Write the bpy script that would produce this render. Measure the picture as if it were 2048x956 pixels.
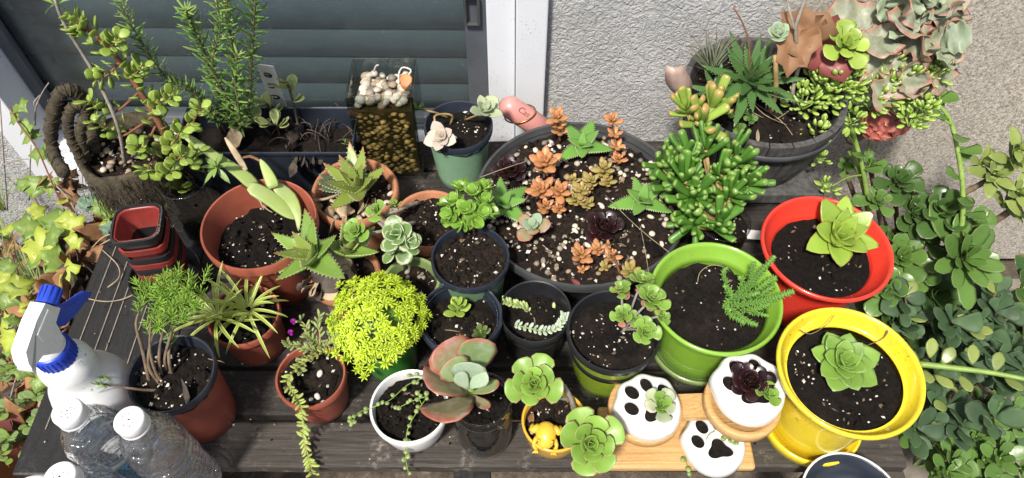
import bpy, math, random
from mathutils import Vector, Matrix, noise
R = math.radians
PI = math.pi
rnd = random.Random(7)
for o in list(bpy.data.objects): bpy.data.objects.remove(o)
SC = bpy.context.scene
COL = SC.collection

# ---------------------------------------------------------------- camera
CZ, PITCH, FPX = 0.89, R(54), 1480.0
cd = bpy.data.cameras.new('camera'); cd.sensor_width = 36; cd.lens = FPX / 2048 * 36
cd.clip_start = .01; cd.clip_end = 200
cam = bpy.data.objects.new('camera', cd); COL.objects.link(cam)
cam.location = (0, 0, CZ); cam.rotation_euler = (PI / 2 - PITCH, 0, 0)
SC.camera = cam
# ---------------------------------------------------------------- light
SUN_EL, SUN_AZ = R(58), R(205)      # azimuth clockwise from +Y: light falls from behind and left of the viewer
w = bpy.data.worlds.new('World'); SC.world = w; w.use_nodes = True
nt = w.node_tree
sky = nt.nodes.new('ShaderNodeTexSky'); sky.sky_type = 'NISHITA'; sky.sun_disc = False
sky.sun_elevation = SUN_EL; sky.sun_rotation = SUN_AZ
sky.air_density = 1.0; sky.dust_density = 3.0; sky.ozone_density = 1.0
bg = nt.nodes['Background']; bg.inputs[1].default_value = 0.095
nt.links.new(sky.outputs[0], bg.inputs[0])
sl = bpy.data.lights.new('sun', 'SUN'); sl.energy = 4.1; sl.angle = R(6); sl.color = (1, .945, .85)
so = bpy.data.objects.new('sun', sl); COL.objects.link(so)
sd = Vector((math.sin(SUN_AZ) * math.cos(SUN_EL), math.cos(SUN_AZ) * math.cos(SUN_EL), math.sin(SUN_EL)))
so.rotation_euler = sd.to_track_quat('Z', 'Y').to_euler(); so.location = sd * 5
SC.view_settings.view_transform = 'Standard'; SC.view_settings.look = 'None'
SC.view_settings.exposure = 0.40; SC.view_settings.gamma = 1

# ---------------------------------------------------------------- geometry helpers
V = Vector
def at(x, y, z=0.0):
    "the point at height z that the photograph shows at pixel x, y"
    u = (x - 1024) / FPX; v = -(y - 478) / FPX
    d = V((u, math.cos(PITCH) + v * math.sin(PITCH), -math.sin(PITCH) + v * math.cos(PITCH)))
    return V((0, 0, CZ)) + d * ((z - CZ) / d.z)
def atY(x, y, Y):
    u = (x - 1024) / FPX; v = -(y - 478) / FPX
    d = V((u, math.cos(PITCH) + v * math.sin(PITCH), -math.sin(PITCH) + v * math.cos(PITCH)))
    return V((0, 0, CZ)) + d * (Y / d.y)
WL = {}
def wl(o): return WL.get(o.name, V((0, 0, 0))) if o else V((0, 0, 0))
def thing(name, label, cat, loc, group=None):
    o = bpy.data.objects.new(name, None); o.empty_display_size = .02
    COL.objects.link(o); o.location = loc; WL[o.name] = V(loc)
    o['label'] = label; o['category'] = cat
    if group: o['group'] = group
    return o
def tag(o, label, cat, group=None):
    o['label'] = label; o['category'] = cat
    if group: o['group'] = group
    return o
def ob(name, me, parent=None, pos=(0, 0, 0), rot=None, sc=1.0):
    "place shared mesh data at world position pos"
    o = bpy.data.objects.new(name, me); COL.objects.link(o)
    pos = V(pos); WL[o.name] = pos
    if parent: o.parent = parent
    p = pos - wl(parent)
    m = Matrix.Translation(p)
    if rot is not None: m = m @ rot.to_4x4()
    if not hasattr(sc, '__len__'): sc = (sc, sc, sc)
    o.matrix_basis = m @ Matrix.Diagonal((*sc, 1))
    return o
class MB:
    def __init__(s): s.v = []; s.f = []; s.c = []; s.mi = []; s.cur = 0
    def add(s, vs, fs, cs=None):
        k = len(s.v); s.v += [tuple(x) for x in vs]
        s.f += [tuple(i + k for i in f) for f in fs]; s.mi += [s.cur] * len(fs)
        s.c += cs if cs else [(0, 0, 0, 1)] * len(vs)
        return s
    def box(s, c, d, rot=None):
        x, y, z = d[0] / 2, d[1] / 2, d[2] / 2; c = V(c)
        p = [V((a, b, e)) for a in (-x, x) for b in (-y, y) for e in (-z, z)]
        if rot: p = [rot @ q for q in p]
        return s.add([q + c for q in p], [(0, 1, 3, 2), (4, 6, 7, 5), (0, 4, 5, 1), (2, 3, 7, 6), (0, 2, 6, 4), (1, 5, 7, 3)])
    def tube(s, pts, rad, n=6, cap=True):
        pts = [V(p) for p in pts]
        if not hasattr(rad, '__len__'): rad = [rad] * len(pts)
        vs, fs, cs = [], [], []; up = None; m = len(pts)
        for i, p in enumerate(pts):
            t = (pts[min(i + 1, m - 1)] - pts[max(i - 1, 0)])
            t = t.normalized() if t.length > 1e-9 else V((0, 0, 1))
            if up is None: up = t.orthogonal().normalized()
            up = (up - t * up.dot(t)); up = up.normalized() if up.length > 1e-6 else t.orthogonal().normalized()
            b = t.cross(up)
            for k in range(n):
                a = 2 * PI * k / n; vs.append(p + (up * math.cos(a) + b * math.sin(a)) * rad[i]); cs.append((i / max(1, m - 1), 0, 0, 1))
        for i in range(m - 1):
            for k in range(n): fs.append((i * n + k, i * n + (k + 1) % n, (i + 1) * n + (k + 1) % n, (i + 1) * n + k))
        if cap: fs.append(tuple(range(n - 1, -1, -1))); fs.append(tuple(range((m - 1) * n, m * n)))
        return s.add(vs, fs, cs)
    def lathe(s, prof, n=40, c=(0, 0, 0), wob=0, axis=None, squash=None):
        vs, fs, cs = [], [], []; c = V(c)
        for i, (r, z) in enumerate(prof):
            for k in range(n):
                a = 2 * PI * k / n; rr = r * (1 + (wob * math.sin(3 * a + i * .3) if wob else 0))
                q = V((rr * math.cos(a), rr * math.sin(a), z))
                if squash: q.x *= squash[0]; q.y *= squash[1]
                if axis: q = axis @ q
                vs.append(c + q)
        for i in range(len(prof) - 1):
            for k in range(n): fs.append((i * n + k, i * n + (k + 1) % n, (i + 1) * n + (k + 1) % n, (i + 1) * n + k))
        return s.add(vs, fs)
    def mesh(s, name, mats, smooth=True, off=V((0, 0, 0)), sharp=None):
        me = bpy.data.meshes.new(name); me.from_pydata([(a - off.x, b - off.y, c - off.z) for a, b, c in s.v], [], s.f)
        if not isinstance(mats, (list, tuple)): mats = [mats]
        for m in mats: me.materials.append(M[m])
        at_ = me.attributes.new('lf', 'FLOAT_COLOR', 'POINT'); at_.data.foreach_set('color', [x for c in s.c for x in c])
        if len(mats) > 1: me.polygons.foreach_set('material_index', s.mi)
        if smooth: me.polygons.foreach_set('use_smooth', [True] * len(me.polygons))
        me.update()
        if sharp: me.set_sharp_from_angle(angle=R(sharp))
        return me
    def build(s, name, mats, parent=None, smooth=True, origin=None, sharp=None):
        off = V(origin) if origin is not None else wl(parent)
        return ob(name, s.mesh(name, mats, smooth, off, sharp), parent, off)
def frame(x, n):
    x = V(x).normalized(); n = V(n); z = n - x * n.dot(x)
    z = z.normalized() if z.length > 1e-6 else x.orthogonal().normalized()
    y = z.cross(x)
    return Matrix(((x.x, y.x, z.x), (x.y, y.y, z.y), (x.z, y.z, z.z)))
def jit(a): return V((rnd.uniform(-a, a), rnd.uniform(-a, a), rnd.uniform(-a, a)))
def bez(p0, p1, p2, n=8):
    p0, p1, p2 = V(p0), V(p1), V(p2)
    return [p0 * (1 - t) ** 2 + p1 * 2 * t * (1 - t) + p2 * t * t for t in [i / (n - 1) for i in range(n)]]
def poly(pts, n=20):
    "smooth curve through points"
    pts = [V(p) for p in pts]; out = []
    m = len(pts) - 1
    for i in range(n):
        t = i / (n - 1) * m; k = min(int(t), m - 1); u = t - k
        p0, p1, p2, p3 = pts[max(k - 1, 0)], pts[k], pts[k + 1], pts[min(k + 2, m)]
        out.append(.5 * ((2 * p1) + (p2 - p0) * u + (2 * p0 - 5 * p1 + 4 * p2 - p3) * u * u + (3 * p1 - p0 - 3 * p2 + p3) * u ** 3))
    return out

# ---------------------------------------------------------------- materials
M = {}
class NT:
    def __init__(s, name):
        m = bpy.data.materials.new(name); m.use_nodes = True; s.m = m; s.t = m.node_tree; s.n = s.t.nodes
        s.b = s.n['Principled BSDF']; s.out = s.n['Material Output']; M[name] = m
    def new(s, ty, **k):
        n = s.n.new('ShaderNode' + ty)
        for a, b in k.items():
            if a.startswith('i_'):
                q = a[2:]; n.inputs[int(q) if q.isdigit() else q.replace('_', ' ')].default_value = b
            else: setattr(n, a, b)
        return n
    def lk(s, a, b): s.t.links.new(a, b)
    def co(s, kind='Object', scale=1.0):
        t = s.new('TexCoord'); return t.outputs[kind]
    def pos(s): return s.new('NewGeometry').outputs['Position']
    def noise(s, scale, detail=3, rough=.55, vec=None, dist=0):
        n = s.new('TexNoise', i_Scale=scale, i_Detail=detail, i_Roughness=rough, i_Distortion=dist)
        s.lk(vec if vec else s.pos(), n.inputs['Vector']); return n
    def ramp(s, fac, stops):
        n = s.new('ValToRGB'); e = n.color_ramp.elements
        while len(e) < len(stops): e.new(.5)
        for el, (p, c) in zip(e, stops):
            el.position = p; el.color = (*c, 1) if len(c) == 3 else c
        s.lk(fac, n.inputs[0]); return n.outputs[0]
    def mix(s, fac, a, b, mode='MIX'):
        n = s.new('Mix', data_type='RGBA', blend_type=mode)
        for i, x in ((0, fac), (6, a), (7, b)):
            if isinstance(x, (int, float)): n.inputs[i].default_value = x
            elif isinstance(x, (tuple, list)): n.inputs[i].default_value = (*x, 1)
            else: s.lk(x, n.inputs[i])
        return n.outputs[2]
    def math(s, op, a, b=None, c=None):
        n = s.new('Math', operation=op)
        for i, x in enumerate((a, b, c)):
            if x is None: continue
            if isinstance(x, (int, float)): n.inputs[i].default_value = x
            else: s.lk(x, n.inputs[i])
        return n.outputs[0]
    def bump(s, h, strength=.5, dist=.002):
        n = s.new('Bump', i_Strength=strength, i_Distance=dist); s.lk(h, n.inputs['Height']); s.lk(n.outputs[0], s.b.inputs['Normal']); return n
    def set(s, col=None, rough=None, **k):
        if col is not None:
            if isinstance(col, (tuple, list)): s.b.inputs['Base Color'].default_value = (*col, 1)
            else: s.lk(col, s.b.inputs['Base Color'])
        if rough is not None:
            if isinstance(rough, (int, float)): s.b.inputs['Roughness'].default_value = rough
            else: s.lk(rough, s.b.inputs['Roughness'])
        for a, b in k.items(): s.b.inputs[a.replace('_', ' ')].default_value = b
        return s
def simple(name, col, rough=.5, var=.25, scale=40, bump=0, bscale=200, dirt=0, **k):
    s = NT(name); n = s.noise(scale, 4)
    c = s.ramp(n.outputs[0], [(.3, tuple(x * (1 - var) for x in col)), (.7, tuple(min(1, x * (1 + var)) for x in col))])
    if dirt:   # specks of potting soil splashed on the surface
        d = s.noise(260, 2, .6); d2 = s.noise(14, 3)
        f = s.math('MULTIPLY', s.ramp(d.outputs[0], [(.62, (0, 0, 0)), (.67, (1, 1, 1))]), s.ramp(d2.outputs[0], [(.46, (0, 0, 0)), (.68, (dirt, dirt, dirt))]))
        c = s.mix(f, c, (.03, .022, .016))
    s.set(c, rough, **k)
    if bump: b = s.noise(bscale, 4); s.bump(b.outputs[0], bump, .002)
    return s
def glazed(name, col, speck=.5):
    s = simple(name, col, .22, .06, 12, dirt=.9 * speck, Coat_Weight=.6, Coat_Roughness=.08)
    n = s.noise(25, 3); s.lk(s.ramp(n.outputs[0], [(.3, (.16,) * 3), (.7, (.34,) * 3)]), s.b.inputs['Roughness'])
    b = s.noise(60, 2); s.bump(b.outputs[0], .12, .002)
    src = s.b.inputs['Base Color'].links[0].from_socket; sm_ = s.noise(11, 5, .7); fine = s.noise(70, 4, .7)   # dried soil wash and scuffs
    f = s.math('MULTIPLY', s.ramp(sm_.outputs[0], [(.54, (0, 0, 0)), (.70, (.55 * speck,) * 3)]), s.ramp(fine.outputs[0], [(.42, (0, 0, 0)), (.62, (1, 1, 1))]))
    s.lk(s.mix(f, src, (.16, .11, .07)), s.b.inputs['Base Color'])
glazed('red_glaze', (.72, .045, .028)); glazed('yellow_glaze', (.78, .60, .03), .8); glazed('green_glaze', (.22, .42, .045))
glazed('amber_glaze', (.74, .42, .045)); glazed('white_glaze', (.82, .82, .80), .25); glazed('sage_glaze', (.20, .28, .10))
glazed('lime_glaze', (.24, .36, .03))
simple('terracotta_plastic', (.27, .068, .042), .42, .18, 30, dirt=.6, bump=.08)
simple('terracotta_rim', (.33, .09, .055), .4, .15, 30, dirt=.5)
s = simple('clay', (.40, .17, .085), .85, .25, 25, bump=.25, bscale=300, dirt=.7)
simple('clay_dark', (.22, .095, .055), .85, .3, 25, bump=.25, bscale=300, dirt=.6)
simple('black_plastic', (.018, .019, .022), .33, .3, 30, dirt=.0, bump=.06)
simple('navy_plastic', (.022, .028, .042), .3, .3, 30, bump=.06)
simple('green_plastic', (.05, .22, .035), .35, .15, 20, dirt=.5)
simple('pale_green_plastic', (.16, .27, .16), .4, .2, 14, dirt=.8)
simple('mint_plastic', (.24, .42, .27), .42, .2, 14, dirt=.7)
simple('white_plastic', (.80, .81, .82), .35, .05, 20, dirt=.5)
simple('white_frame', (.72, .75, .80), .4, .06, 6, dirt=.6)
simple('blue_plastic', (.018, .06, .50), .35, .12, 60, bump=.05)
simple('grey_plastic', (.055, .058, .062), .45, .25, 20, bump=.06)
simple('red_plastic', (.22, .032, .026), .38, .2, 40, dirt=.9)
simple('bark', (.16, .115, .075), .9, .45, 90, bump=.5, bscale=350)
simple('grey_bark', (.27, .24, .20), .9, .35, 90, bump=.5, bscale=350)
simple('brown_stem', (.19, .075, .04), .7, .35, 60, bump=.3, bscale=250)
simple('green_stem', (.22, .34, .07), .5, .25, 60, bump=.15)
simple('tan_stem', (.36, .24, .10), .75, .35, 60, bump=.3)
simple('dry_leaf', (.27, .135, .06), .75, .4, 35, bump=.4, bscale=120)
simple('dry_leaf_pale', (.44, .34, .22), .8, .4, 35, bump=.4, bscale=160)
simple('dry_dark', (.07, .055, .045), .85, .5, 50, bump=.4, bscale=160)
simple('root_fibre', (.34, .27, .18), .85, .4, 80)
simple('hemp', (.062, .05, .030), .95, .55, 120, bump=.9, bscale=420)
simple('perlite', (.62, .60, .55), .9, .35, 200, bump=.4, bscale=500)
simple('gold', (.42, .22, .08), .3, .2, 40, Metallic=.9)
simple('pink', (.62, .27, .25), .35, .08, 40, Coat_Weight=.2)
simple('frog_yellow', (.75, .47, .045), .25, .08, 40, Coat_Weight=.5)
simple('ink', (.012, .012, .014), .5, .1, 40)
simple('purple_petal', (.36, .015, .34), .55, .25, 90)
simple('shell', (.36, .26, .22), .4, .3, 40, bump=.3)
simple('orange_leaf', (.5, .17, .04), .5, .3, 60)

# potting soil
s = NT('soil'); a = s.noise(170, 6, .7); b = s.noise(45, 3)
c = s.ramp(a.outputs[0], [(.35, (.003, .0024, .002)), (.55, (.011, .0085, .007)), (.75, (.032, .024, .018))])
c = s.mix(s.ramp(b.outputs[0], [(.55, (0, 0, 0)), (.75, (.4, .4, .4))]), c, (.022, .015, .011))
OI = s.new('ObjectInfo'); c = s.mix(1.0, c, s.ramp(OI.outputs['Random'], [(0, (.7, .66, .62)), (.6, (1.0, 1.0, 1.0)), (1, (1.0, .86, .74))]), 'MULTIPLY')
c = s.mix(s.math('MULTIPLY', OI.outputs['Random'], .35), c, s.ramp(s.noise(28, 4).outputs[0], [(.45, (.008, .006, .005)), (.7, (.085, .062, .045))]))
s.set(c, .95, Specular_IOR_Level=.25); s.bump(a.outputs[0], 1.0, .006)
s = NT('soil_brown'); a = s.noise(190, 6, .7); b = s.noise(60, 3)
c = s.ramp(a.outputs[0], [(.33, (.007, .005, .0035)), (.55, (.026, .017, .012)), (.75, (.07, .047, .034))])
s.set(c, .95, Specular_IOR_Level=.25); s.bump(a.outputs[0], 1.0, .006)

# leaves: attribute lf holds (along the leaf, towards the margin)
def leafmat(name, base, tip=None, t0=.75, edge=None, e0=.7, var=.22, rough=.38, trans=.18, mid=None, stripe=None, spots=None, bloom=0, root=None):
    s = NT(name); A = s.new('Attribute', attribute_name='lf'); sp = s.new('SeparateColor'); s.lk(A.outputs['Color'], sp.inputs[0])
    T, E = sp.outputs[0], sp.outputs[1]
    oi = s.new('ObjectInfo'); nz = s.noise(55, 3)
    lo = tuple(x * (1 - var) for x in base); hi = (min(1, base[0] * (1 + var * 1.3)), min(1, base[1] * (1 + var)), base[2] * (1 + var * .6))
    f = s.math('ADD', s.math('MULTIPLY', oi.outputs['Random'], .6), s.math('MULTIPLY', nz.outputs[0], .5))
    c = s.ramp(f, [(.1, lo), (.9, hi)])
    if root: c = s.mix(s.ramp(T, [(.0, (.9, .9, .9)), (.4, (0, 0, 0))]), c, root)
    if mid: c = s.mix(s.ramp(E, [(0, (.85, .85, .85)), (.4, (0, 0, 0))]), c, mid)
    if stripe: c = s.mix(s.ramp(E, [(stripe[1] - .08, (0, 0, 0)), (stripe[1], (1, 1, 1))]), c, stripe[0])
    if edge:
        e = s.math('ADD', E, s.math('MULTIPLY', s.math('SUBTRACT', nz.outputs[0], .5), .12))
        c = s.mix(s.ramp(e, [(e0, (0, 0, 0)), (min(.999, e0 + .2), (1, 1, 1))]), c, edge)
    if tip:
        e = s.math('ADD', T, s.math('MULTIPLY', s.math('SUBTRACT', nz.outputs[0], .5), .25))
        c = s.mix(s.ramp(e, [(t0, (0, 0, 0)), (min(.999, t0 + .22), (1, 1, 1))]), c, tip)
    if spots:
        d = s.noise(330, 1, .4); c = s.mix(s.ramp(d.outputs[0], [(.66, (0, 0, 0)), (.69, (.85, .85, .85))]), c, spots)
    if bloom:
        d = s.noise(80, 4, .6); c = s.mix(s.ramp(d.outputs[0], [(.45, (0, 0, 0)), (.75, (bloom,) * 3)]), c, (.5, .5, .48))
    r_ = s.noise(120, 3)
    s.set(c, s.ramp(r_.outputs[0], [(.3, (rough - .1,) * 3), (.7, (rough + .14,) * 3)]))
    s.bump(r_.outputs[0], .12, .001)
    if trans:
        tr = s.new('BsdfTranslucent'); s.lk(s.mix(.35, c, (.45, .6, .05), 'MIX'), tr.inputs[0]); ms = s.new('MixShader'); ms.inputs[0].default_value = trans
        s.lk(s.b.outputs[0], ms.inputs[1]); s.lk(tr.outputs[0], ms.inputs[2]); s.lk(ms.outputs[0], s.out.inputs[0])
    return s
leafmat('aeonium', (.21, .39, .06), edge=(.42, .30, .16), e0=.82, mid=(.32, .46, .10))
leafmat('aeonium_small', (.20, .37, .06), edge=(.33, .42, .16), e0=.72)
leafmat('aeonium_old', (.42, .20, .14), var=.3)
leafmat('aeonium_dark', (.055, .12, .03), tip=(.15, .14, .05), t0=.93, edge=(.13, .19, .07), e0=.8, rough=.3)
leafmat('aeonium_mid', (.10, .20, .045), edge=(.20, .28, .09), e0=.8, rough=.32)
leafmat('black_rose', (.018, .006, .008), var=.5, rough=.3, trans=.04, root=(.07, .10, .03))
leafmat('echeveria', (.19, .35, .06), tip=(.26, .38, .10), t0=.85, edge=(.26, .37, .13), e0=.85)
leafmat('agavoides', (.25, .39, .06), tip=(.20, .03, .015), t0=.9, edge=(.36, .36, .06), e0=.85, rough=.28, trans=.08)
leafmat('aloe', (.19, .33, .06), tip=(.24, .17, .06), t0=.84, spots=(.30, .36, .18), edge=(.22, .30, .10), e0=.85)
leafmat('aloe_pot', (.24, .34, .065), tip=(.38, .15, .07), t0=.78, edge=(.26, .22, .09), e0=.82, spots=(.34, .36, .2))
leafmat('aloe_star', (.14, .32, .06), edge=(.20, .33, .10), e0=.85, tip=(.18, .26, .07), t0=.9, rough=.4)
leafmat('aloe_grey', (.07, .11, .05), edge=(.35, .33, .25), e0=.9, tip=(.3, .26, .2), t0=.86, rough=.55)
leafmat('tooth', (.55, .55, .40), trans=0)
leafmat('haworthia', (.075, .17, .05), tip=(.12, .13, .05), t0=.9, rough=.35)
leafmat('gollum', (.07, .19, .026), tip=(.20, .32, .07), t0=.88, var=.28, rough=.36, trans=.06)
leafmat('gollum_pale', (.25, .37, .07), tip=(.42, .26, .09), t0=.86, rough=.3, trans=.06)
leafmat('jade_tree', (.165, .32, .045), edge=(.22, .38, .07), e0=.85, rough=.25, trans=.1)
leafmat('variegated', (.15, .27, .09), edge=(.55, .60, .38), e0=.62, rough=.35)
leafmat('bush_leaf', (.25, .37, .07), edge=(.34, .36, .10), e0=.88, rough=.3, trans=.12)
leafmat('rosemary', (.13, .27, .06), mid=(.24, .37, .13), rough=.4)
leafmat('rosemary_tip', (.22, .34, .09), rough=.45)
leafmat('sage', (.24, .32, .12), edge=(.48, .50, .20), e0=.55, rough=.6)
leafmat('nussbaumer', (.52, .26, .11), tip=(.56, .19, .12), t0=.75, root=(.42, .34, .10), rough=.4)
leafmat('nussbaumer_green', (.37, .33, .11), tip=(.5, .22, .1), t0=.75, rough=.4)
leafmat('ghost', (.50, .45, .39), tip=(.46, .33, .29), t0=.8, rough=.6, trans=.04, root=(.40, .43, .36))
leafmat('ghost_green', (.33, .40, .26), tip=(.42, .40, .30), t0=.85, rough=.6, trans=.04)
leafmat('burro', (.42, .52, .42), var=.18, rough=.6, trans=.04, bloom=.35)
leafmat('burro_green', (.36, .46, .19), var=.2, rough=.55, trans=.04)
leafmat('pearl', (.22, .30, .10), rough=.35, trans=.08, edge=(.3, .4, .16), e0=.8)
leafmat('sprout', (.27, .40, .07), tip=(.36, .42, .1), t0=.85, rough=.32, trans=.08)
leafmat('sprout_dark', (.13, .20, .06), tip=(.25, .22, .1), t0=.8, rough=.4)
leafmat('muscosa', (.12, .27, .045), tip=(.20, .36, .08), t0=.6, rough=.45, trans=.1)
leafmat('sedum_gold', (.50, .70, .035), var=.28, tip=(.64, .76, .08), t0=.55, root=(.42, .56, .02), rough=.5, trans=.25)
leafmat('sedum_needle', (.26, .47, .06), tip=(.36, .55, .1), t0=.6, rough=.5, trans=.22)
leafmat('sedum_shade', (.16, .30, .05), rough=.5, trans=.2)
leafmat('spider', (.27, .43, .07), stripe=((.60, .63, .20), .62), rough=.4, trans=.25)
leafmat('ice_plant', (.20, .28, .09), tip=(.30, .22, .12), t0=.8, rough=.45, trans=.05)
leafmat('ice_plant_bright', (.30, .40, .10), tip=(.40, .30, .14), t0=.85, rough=.45, trans=.05)
leafmat('paddle', (.20, .30, .12), edge=(.40, .11, .075), e0=.78, tip=(.38, .10, .07), t0=.84, rough=.45, trans=.08, bloom=.35)
leafmat('paddle_red', (.27, .25, .13), tip=(.38, .12, .08), t0=.72, edge=(.38, .12, .08), e0=.72, rough=.45, trans=.08, bloom=.4)
leafmat('paddle_blue', (.26, .37, .25), edge=(.36, .38, .22), e0=.85, rough=.5, trans=.08, bloom=.4)
leafmat('frilly', (.23, .26, .17), edge=(.36, .16, .11), e0=.74, tip=(.36, .16, .11), t0=.84, rough=.5, trans=.08, bloom=.5)
leafmat('frilly_teal', (.25, .33, .22), edge=(.38, .38, .26), e0=.84, rough=.5, trans=.1, bloom=.4)
leafmat('frilly_red', (.26, .075, .055), edge=(.45, .12, .09), e0=.6, rough=.5, trans=.1)
leafmat('agave_cut', (.34, .46, .14), tip=(.30, .38, .12), t0=.7, rough=.4, trans=.06, root=(.42, .50, .22))
leafmat('ivy', (.38, .47, .07), mid=(.55, .62, .16), rough=.45, trans=.3)
leafmat('ivy_green', (.21, .33, .07), mid=(.36, .48, .14), rough=.45, trans=.3)
leafmat('grass', (.20, .29, .10), tip=(.36, .36, .16), t0=.7, rough=.5, trans=.25)
leafmat('airplant', (.13, .16, .10), tip=(.14, .12, .08), t0=.6, rough=.6, trans=.1)
leafmat('weed', (.19, .29, .10), rough=.5, trans=.22)
leafmat('glaucous', (.16, .26, .19), rough=.6, trans=.15)
leafmat('shrub', (.045, .095, .042), edge=(.11, .18, .08), e0=.88, var=.4, rough=.62, trans=.12)  # dark blue-green leaf, darkened further in place of real shade
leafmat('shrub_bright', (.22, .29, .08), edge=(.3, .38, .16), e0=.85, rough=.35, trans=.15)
leafmat('bud', (.30, .46, .08), tip=(.62, .70, .34), t0=.82, rough=.45, trans=.1)
leafmat('crimson', (.20, .05, .05), mid=(.30, .10, .09), rough=.5, trans=.15)
leafmat('maple', (.20, .115, .065), var=.4, mid=(.36, .22, .12), rough=.65, trans=.15)
# stucco, wood, glass, ground
s = NT('stucco'); P_ = s.pos()
a = s.noise(95, 4, .6, dist=1.2); v = s.new('TexVoronoi', i_Scale=70.0); s.lk(s.noise(30, 3).outputs[1], v.inputs['Vector'])
b = s.noise(380, 3, .6)
xyz = s.new('SeparateXYZ'); s.lk(P_, xyz.inputs[0])
side = s.ramp(s.math('ADD', xyz.outputs[0], s.math('MULTIPLY', s.noise(9, 3).outputs[0], .06)), [(.42, (0, 0, 0)), (.50, (1, 1, 1))])   # smoother grey on the left, grainier sandy tan towards the right
grey_tone = s.ramp(s.noise(14, 4).outputs[0], [(.3, (.49, .50, .51)), (.7, (.60, .60, .60))])
sandn = s.noise(230, 5, .8)
sand = s.ramp(sandn.outputs[0], [(.34, (.14, .12, .10)), (.5, (.50, .455, .39)), (.64, (.78, .73, .65))])
mpz = s.new('Mapping'); mpz.inputs['Scale'].default_value = (14, 14, 2.2); s.lk(P_, mpz.inputs[0]); grime = s.ramp(s.noise(1, 5, .65, mpz.outputs[0]).outputs[0], [(.5, (0, 0, 0)), (.8, (.55, .55, .55))])
blot = s.ramp(s.noise(5, 4, .6).outputs[0], [(.42, (0, 0, 0)), (.7, (.3, .3, .3))])
s.set(s.mix(s.math('ADD', s.math('MULTIPLY', grime, .6), blot), s.mix(side, grey_tone, sand), (.36, .34, .31)), .95, Specular_IOR_Level=.2)
hh = s.math('ADD', s.math('MULTIPLY', s.ramp(a.outputs[0], [(.38, (0, 0, 0)), (.62, (1, 1, 1))]), s.math('SUBTRACT', 1.0, side)), s.math('MULTIPLY', sandn.outputs[0], .8))
s.bump(hh, .7, .005)
def woodmat(name, lo, hi, worn, wornamt, rough=.75, stretch=(3, 60, 60)):
    s = NT(name); mp = s.new('Mapping'); mp.inputs['Scale'].default_value = stretch; s.lk(s.pos(), mp.inputs[0])
    g = s.noise(4, 6, .65, mp.outputs[0]); n = s.noise(26, 5, .65); f = s.noise(140, 3, .6)
    c = s.ramp(g.outputs[0], [(.3, lo), (.7, hi)])
    wr = s.math('MULTIPLY', s.ramp(n.outputs[0], [(.52, (0, 0, 0)), (.72, (1, 1, 1))]), s.ramp(f.outputs[0], [(.45, (0, 0, 0)), (.6, (wornamt,) * 3)]))
    c = s.mix(wr, c, worn)
    s.set(c, rough); s.bump(s.math('ADD', g.outputs[0], s.math('MULTIPLY', f.outputs[0], .5)), .5, .003)
woodmat('bench_wood', (.009, .0075, .0068), (.038, .031, .026), (.21, .18, .155), .65)
woodmat('bench_wood_grey', (.020, .017, .014), (.075, .063, .053), (.28, .25, .22), .75)
woodmat('bench_dark', (.007, .007, .008), (.020, .019, .019), (.16, .15, .14), .3, .5, (60, 3, 60))
woodmat('barrel_wood', (.03, .03, .031), (.11, .106, .102), (.30, .29, .28), .45, .8, (30, 30, 4))
woodmat('bamboo', (.46, .26, .095), (.64, .40, .165), (.68, .46, .22), .3, .42, (2, 70, 70))
s = NT('ground'); a = s.noise(40, 6, .65); b = s.noise(300, 3)
s.set(s.ramp(a.outputs[0], [(.3, (.05, .038, .028)), (.55, (.13, .10, .075)), (.75, (.26, .215, .165))]), .95); s.bump(b.outputs[0], .8, .006)
simple('concrete', (.20, .175, .145), .9, .25, 30, bump=.6, bscale=400)
simple('slat', (.135, .155, .162), .5, .08, 8)
simple('screen_frame', (.085, .095, .11), .45, .15, 20, dirt=.5)
s = NT('room_dark'); s.set((.02, .025, .027), .9)
def thin_glass(name, tint=(.95, .97, .97), rough=.04, bumpst=0, bscale=60, fk=1.0, base=0.0, haze=0):
    s = NT(name); tr = s.new('BsdfTransparent'); tr.inputs[0].default_value = (*tint, 1)
    gl = s.new('BsdfGlossy'); gl.inputs['Roughness'].default_value = rough
    fr = s.new('LayerWeight', i_Blend=.5); ms = s.new('MixShader')
    fz = s.math('ADD', s.math('MULTIPLY', s.math('POWER', fr.outputs['Facing'], 3.5), .8), .035)
    s.lk(s.math('MINIMUM', s.math('ADD', s.math('MULTIPLY', fz, fk), base), .95), ms.inputs[0])
    s.lk(tr.outputs[0], ms.inputs[1]); s.lk(gl.outputs[0], ms.inputs[2]); last = ms.outputs[0]
    if haze:     # pale haze mixed into the colour lightens the plastic, in place of reflections
        dfh = s.new('BsdfDiffuse'); dfh.inputs[0].default_value = (.8, .83, .88, 1); mh = s.new('MixShader'); s.lk(s.ramp(s.noise(60, 3).outputs[0], [(.4, (haze * .4,) * 3), (.7, (haze * 2.2,) * 3)]), mh.inputs[0]); s.lk(last, mh.inputs[1]); s.lk(dfh.outputs[0], mh.inputs[2]); last = mh.outputs[0]
    s.lk(last, s.out.inputs[0])
    if bumpst:
        n = s.noise(bscale, 3, .6, dist=1.5); bp = s.new('Bump', i_Strength=bumpst, i_Distance=.006); s.lk(n.outputs[0], bp.inputs['Height'])
        s.lk(bp.outputs[0], gl.inputs['Normal']); s.lk(bp.outputs[0], fr.inputs['Normal'])
thin_glass('jar_glass', (.90, .93, .92), .03, .15, 30, 1.3, .03)
thin_glass('bottle_glass', (.96, .975, .99), .03, 1.0, 48, 2.6, .12, .03)
thin_glass('box_glass', (.84, .87, .86), .04, .1, 20, 1.2, .03)
s = NT('window_glass'); tr = s.new('BsdfTransparent'); tr.inputs[0].default_value = (.74, .80, .82, 1)
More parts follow.
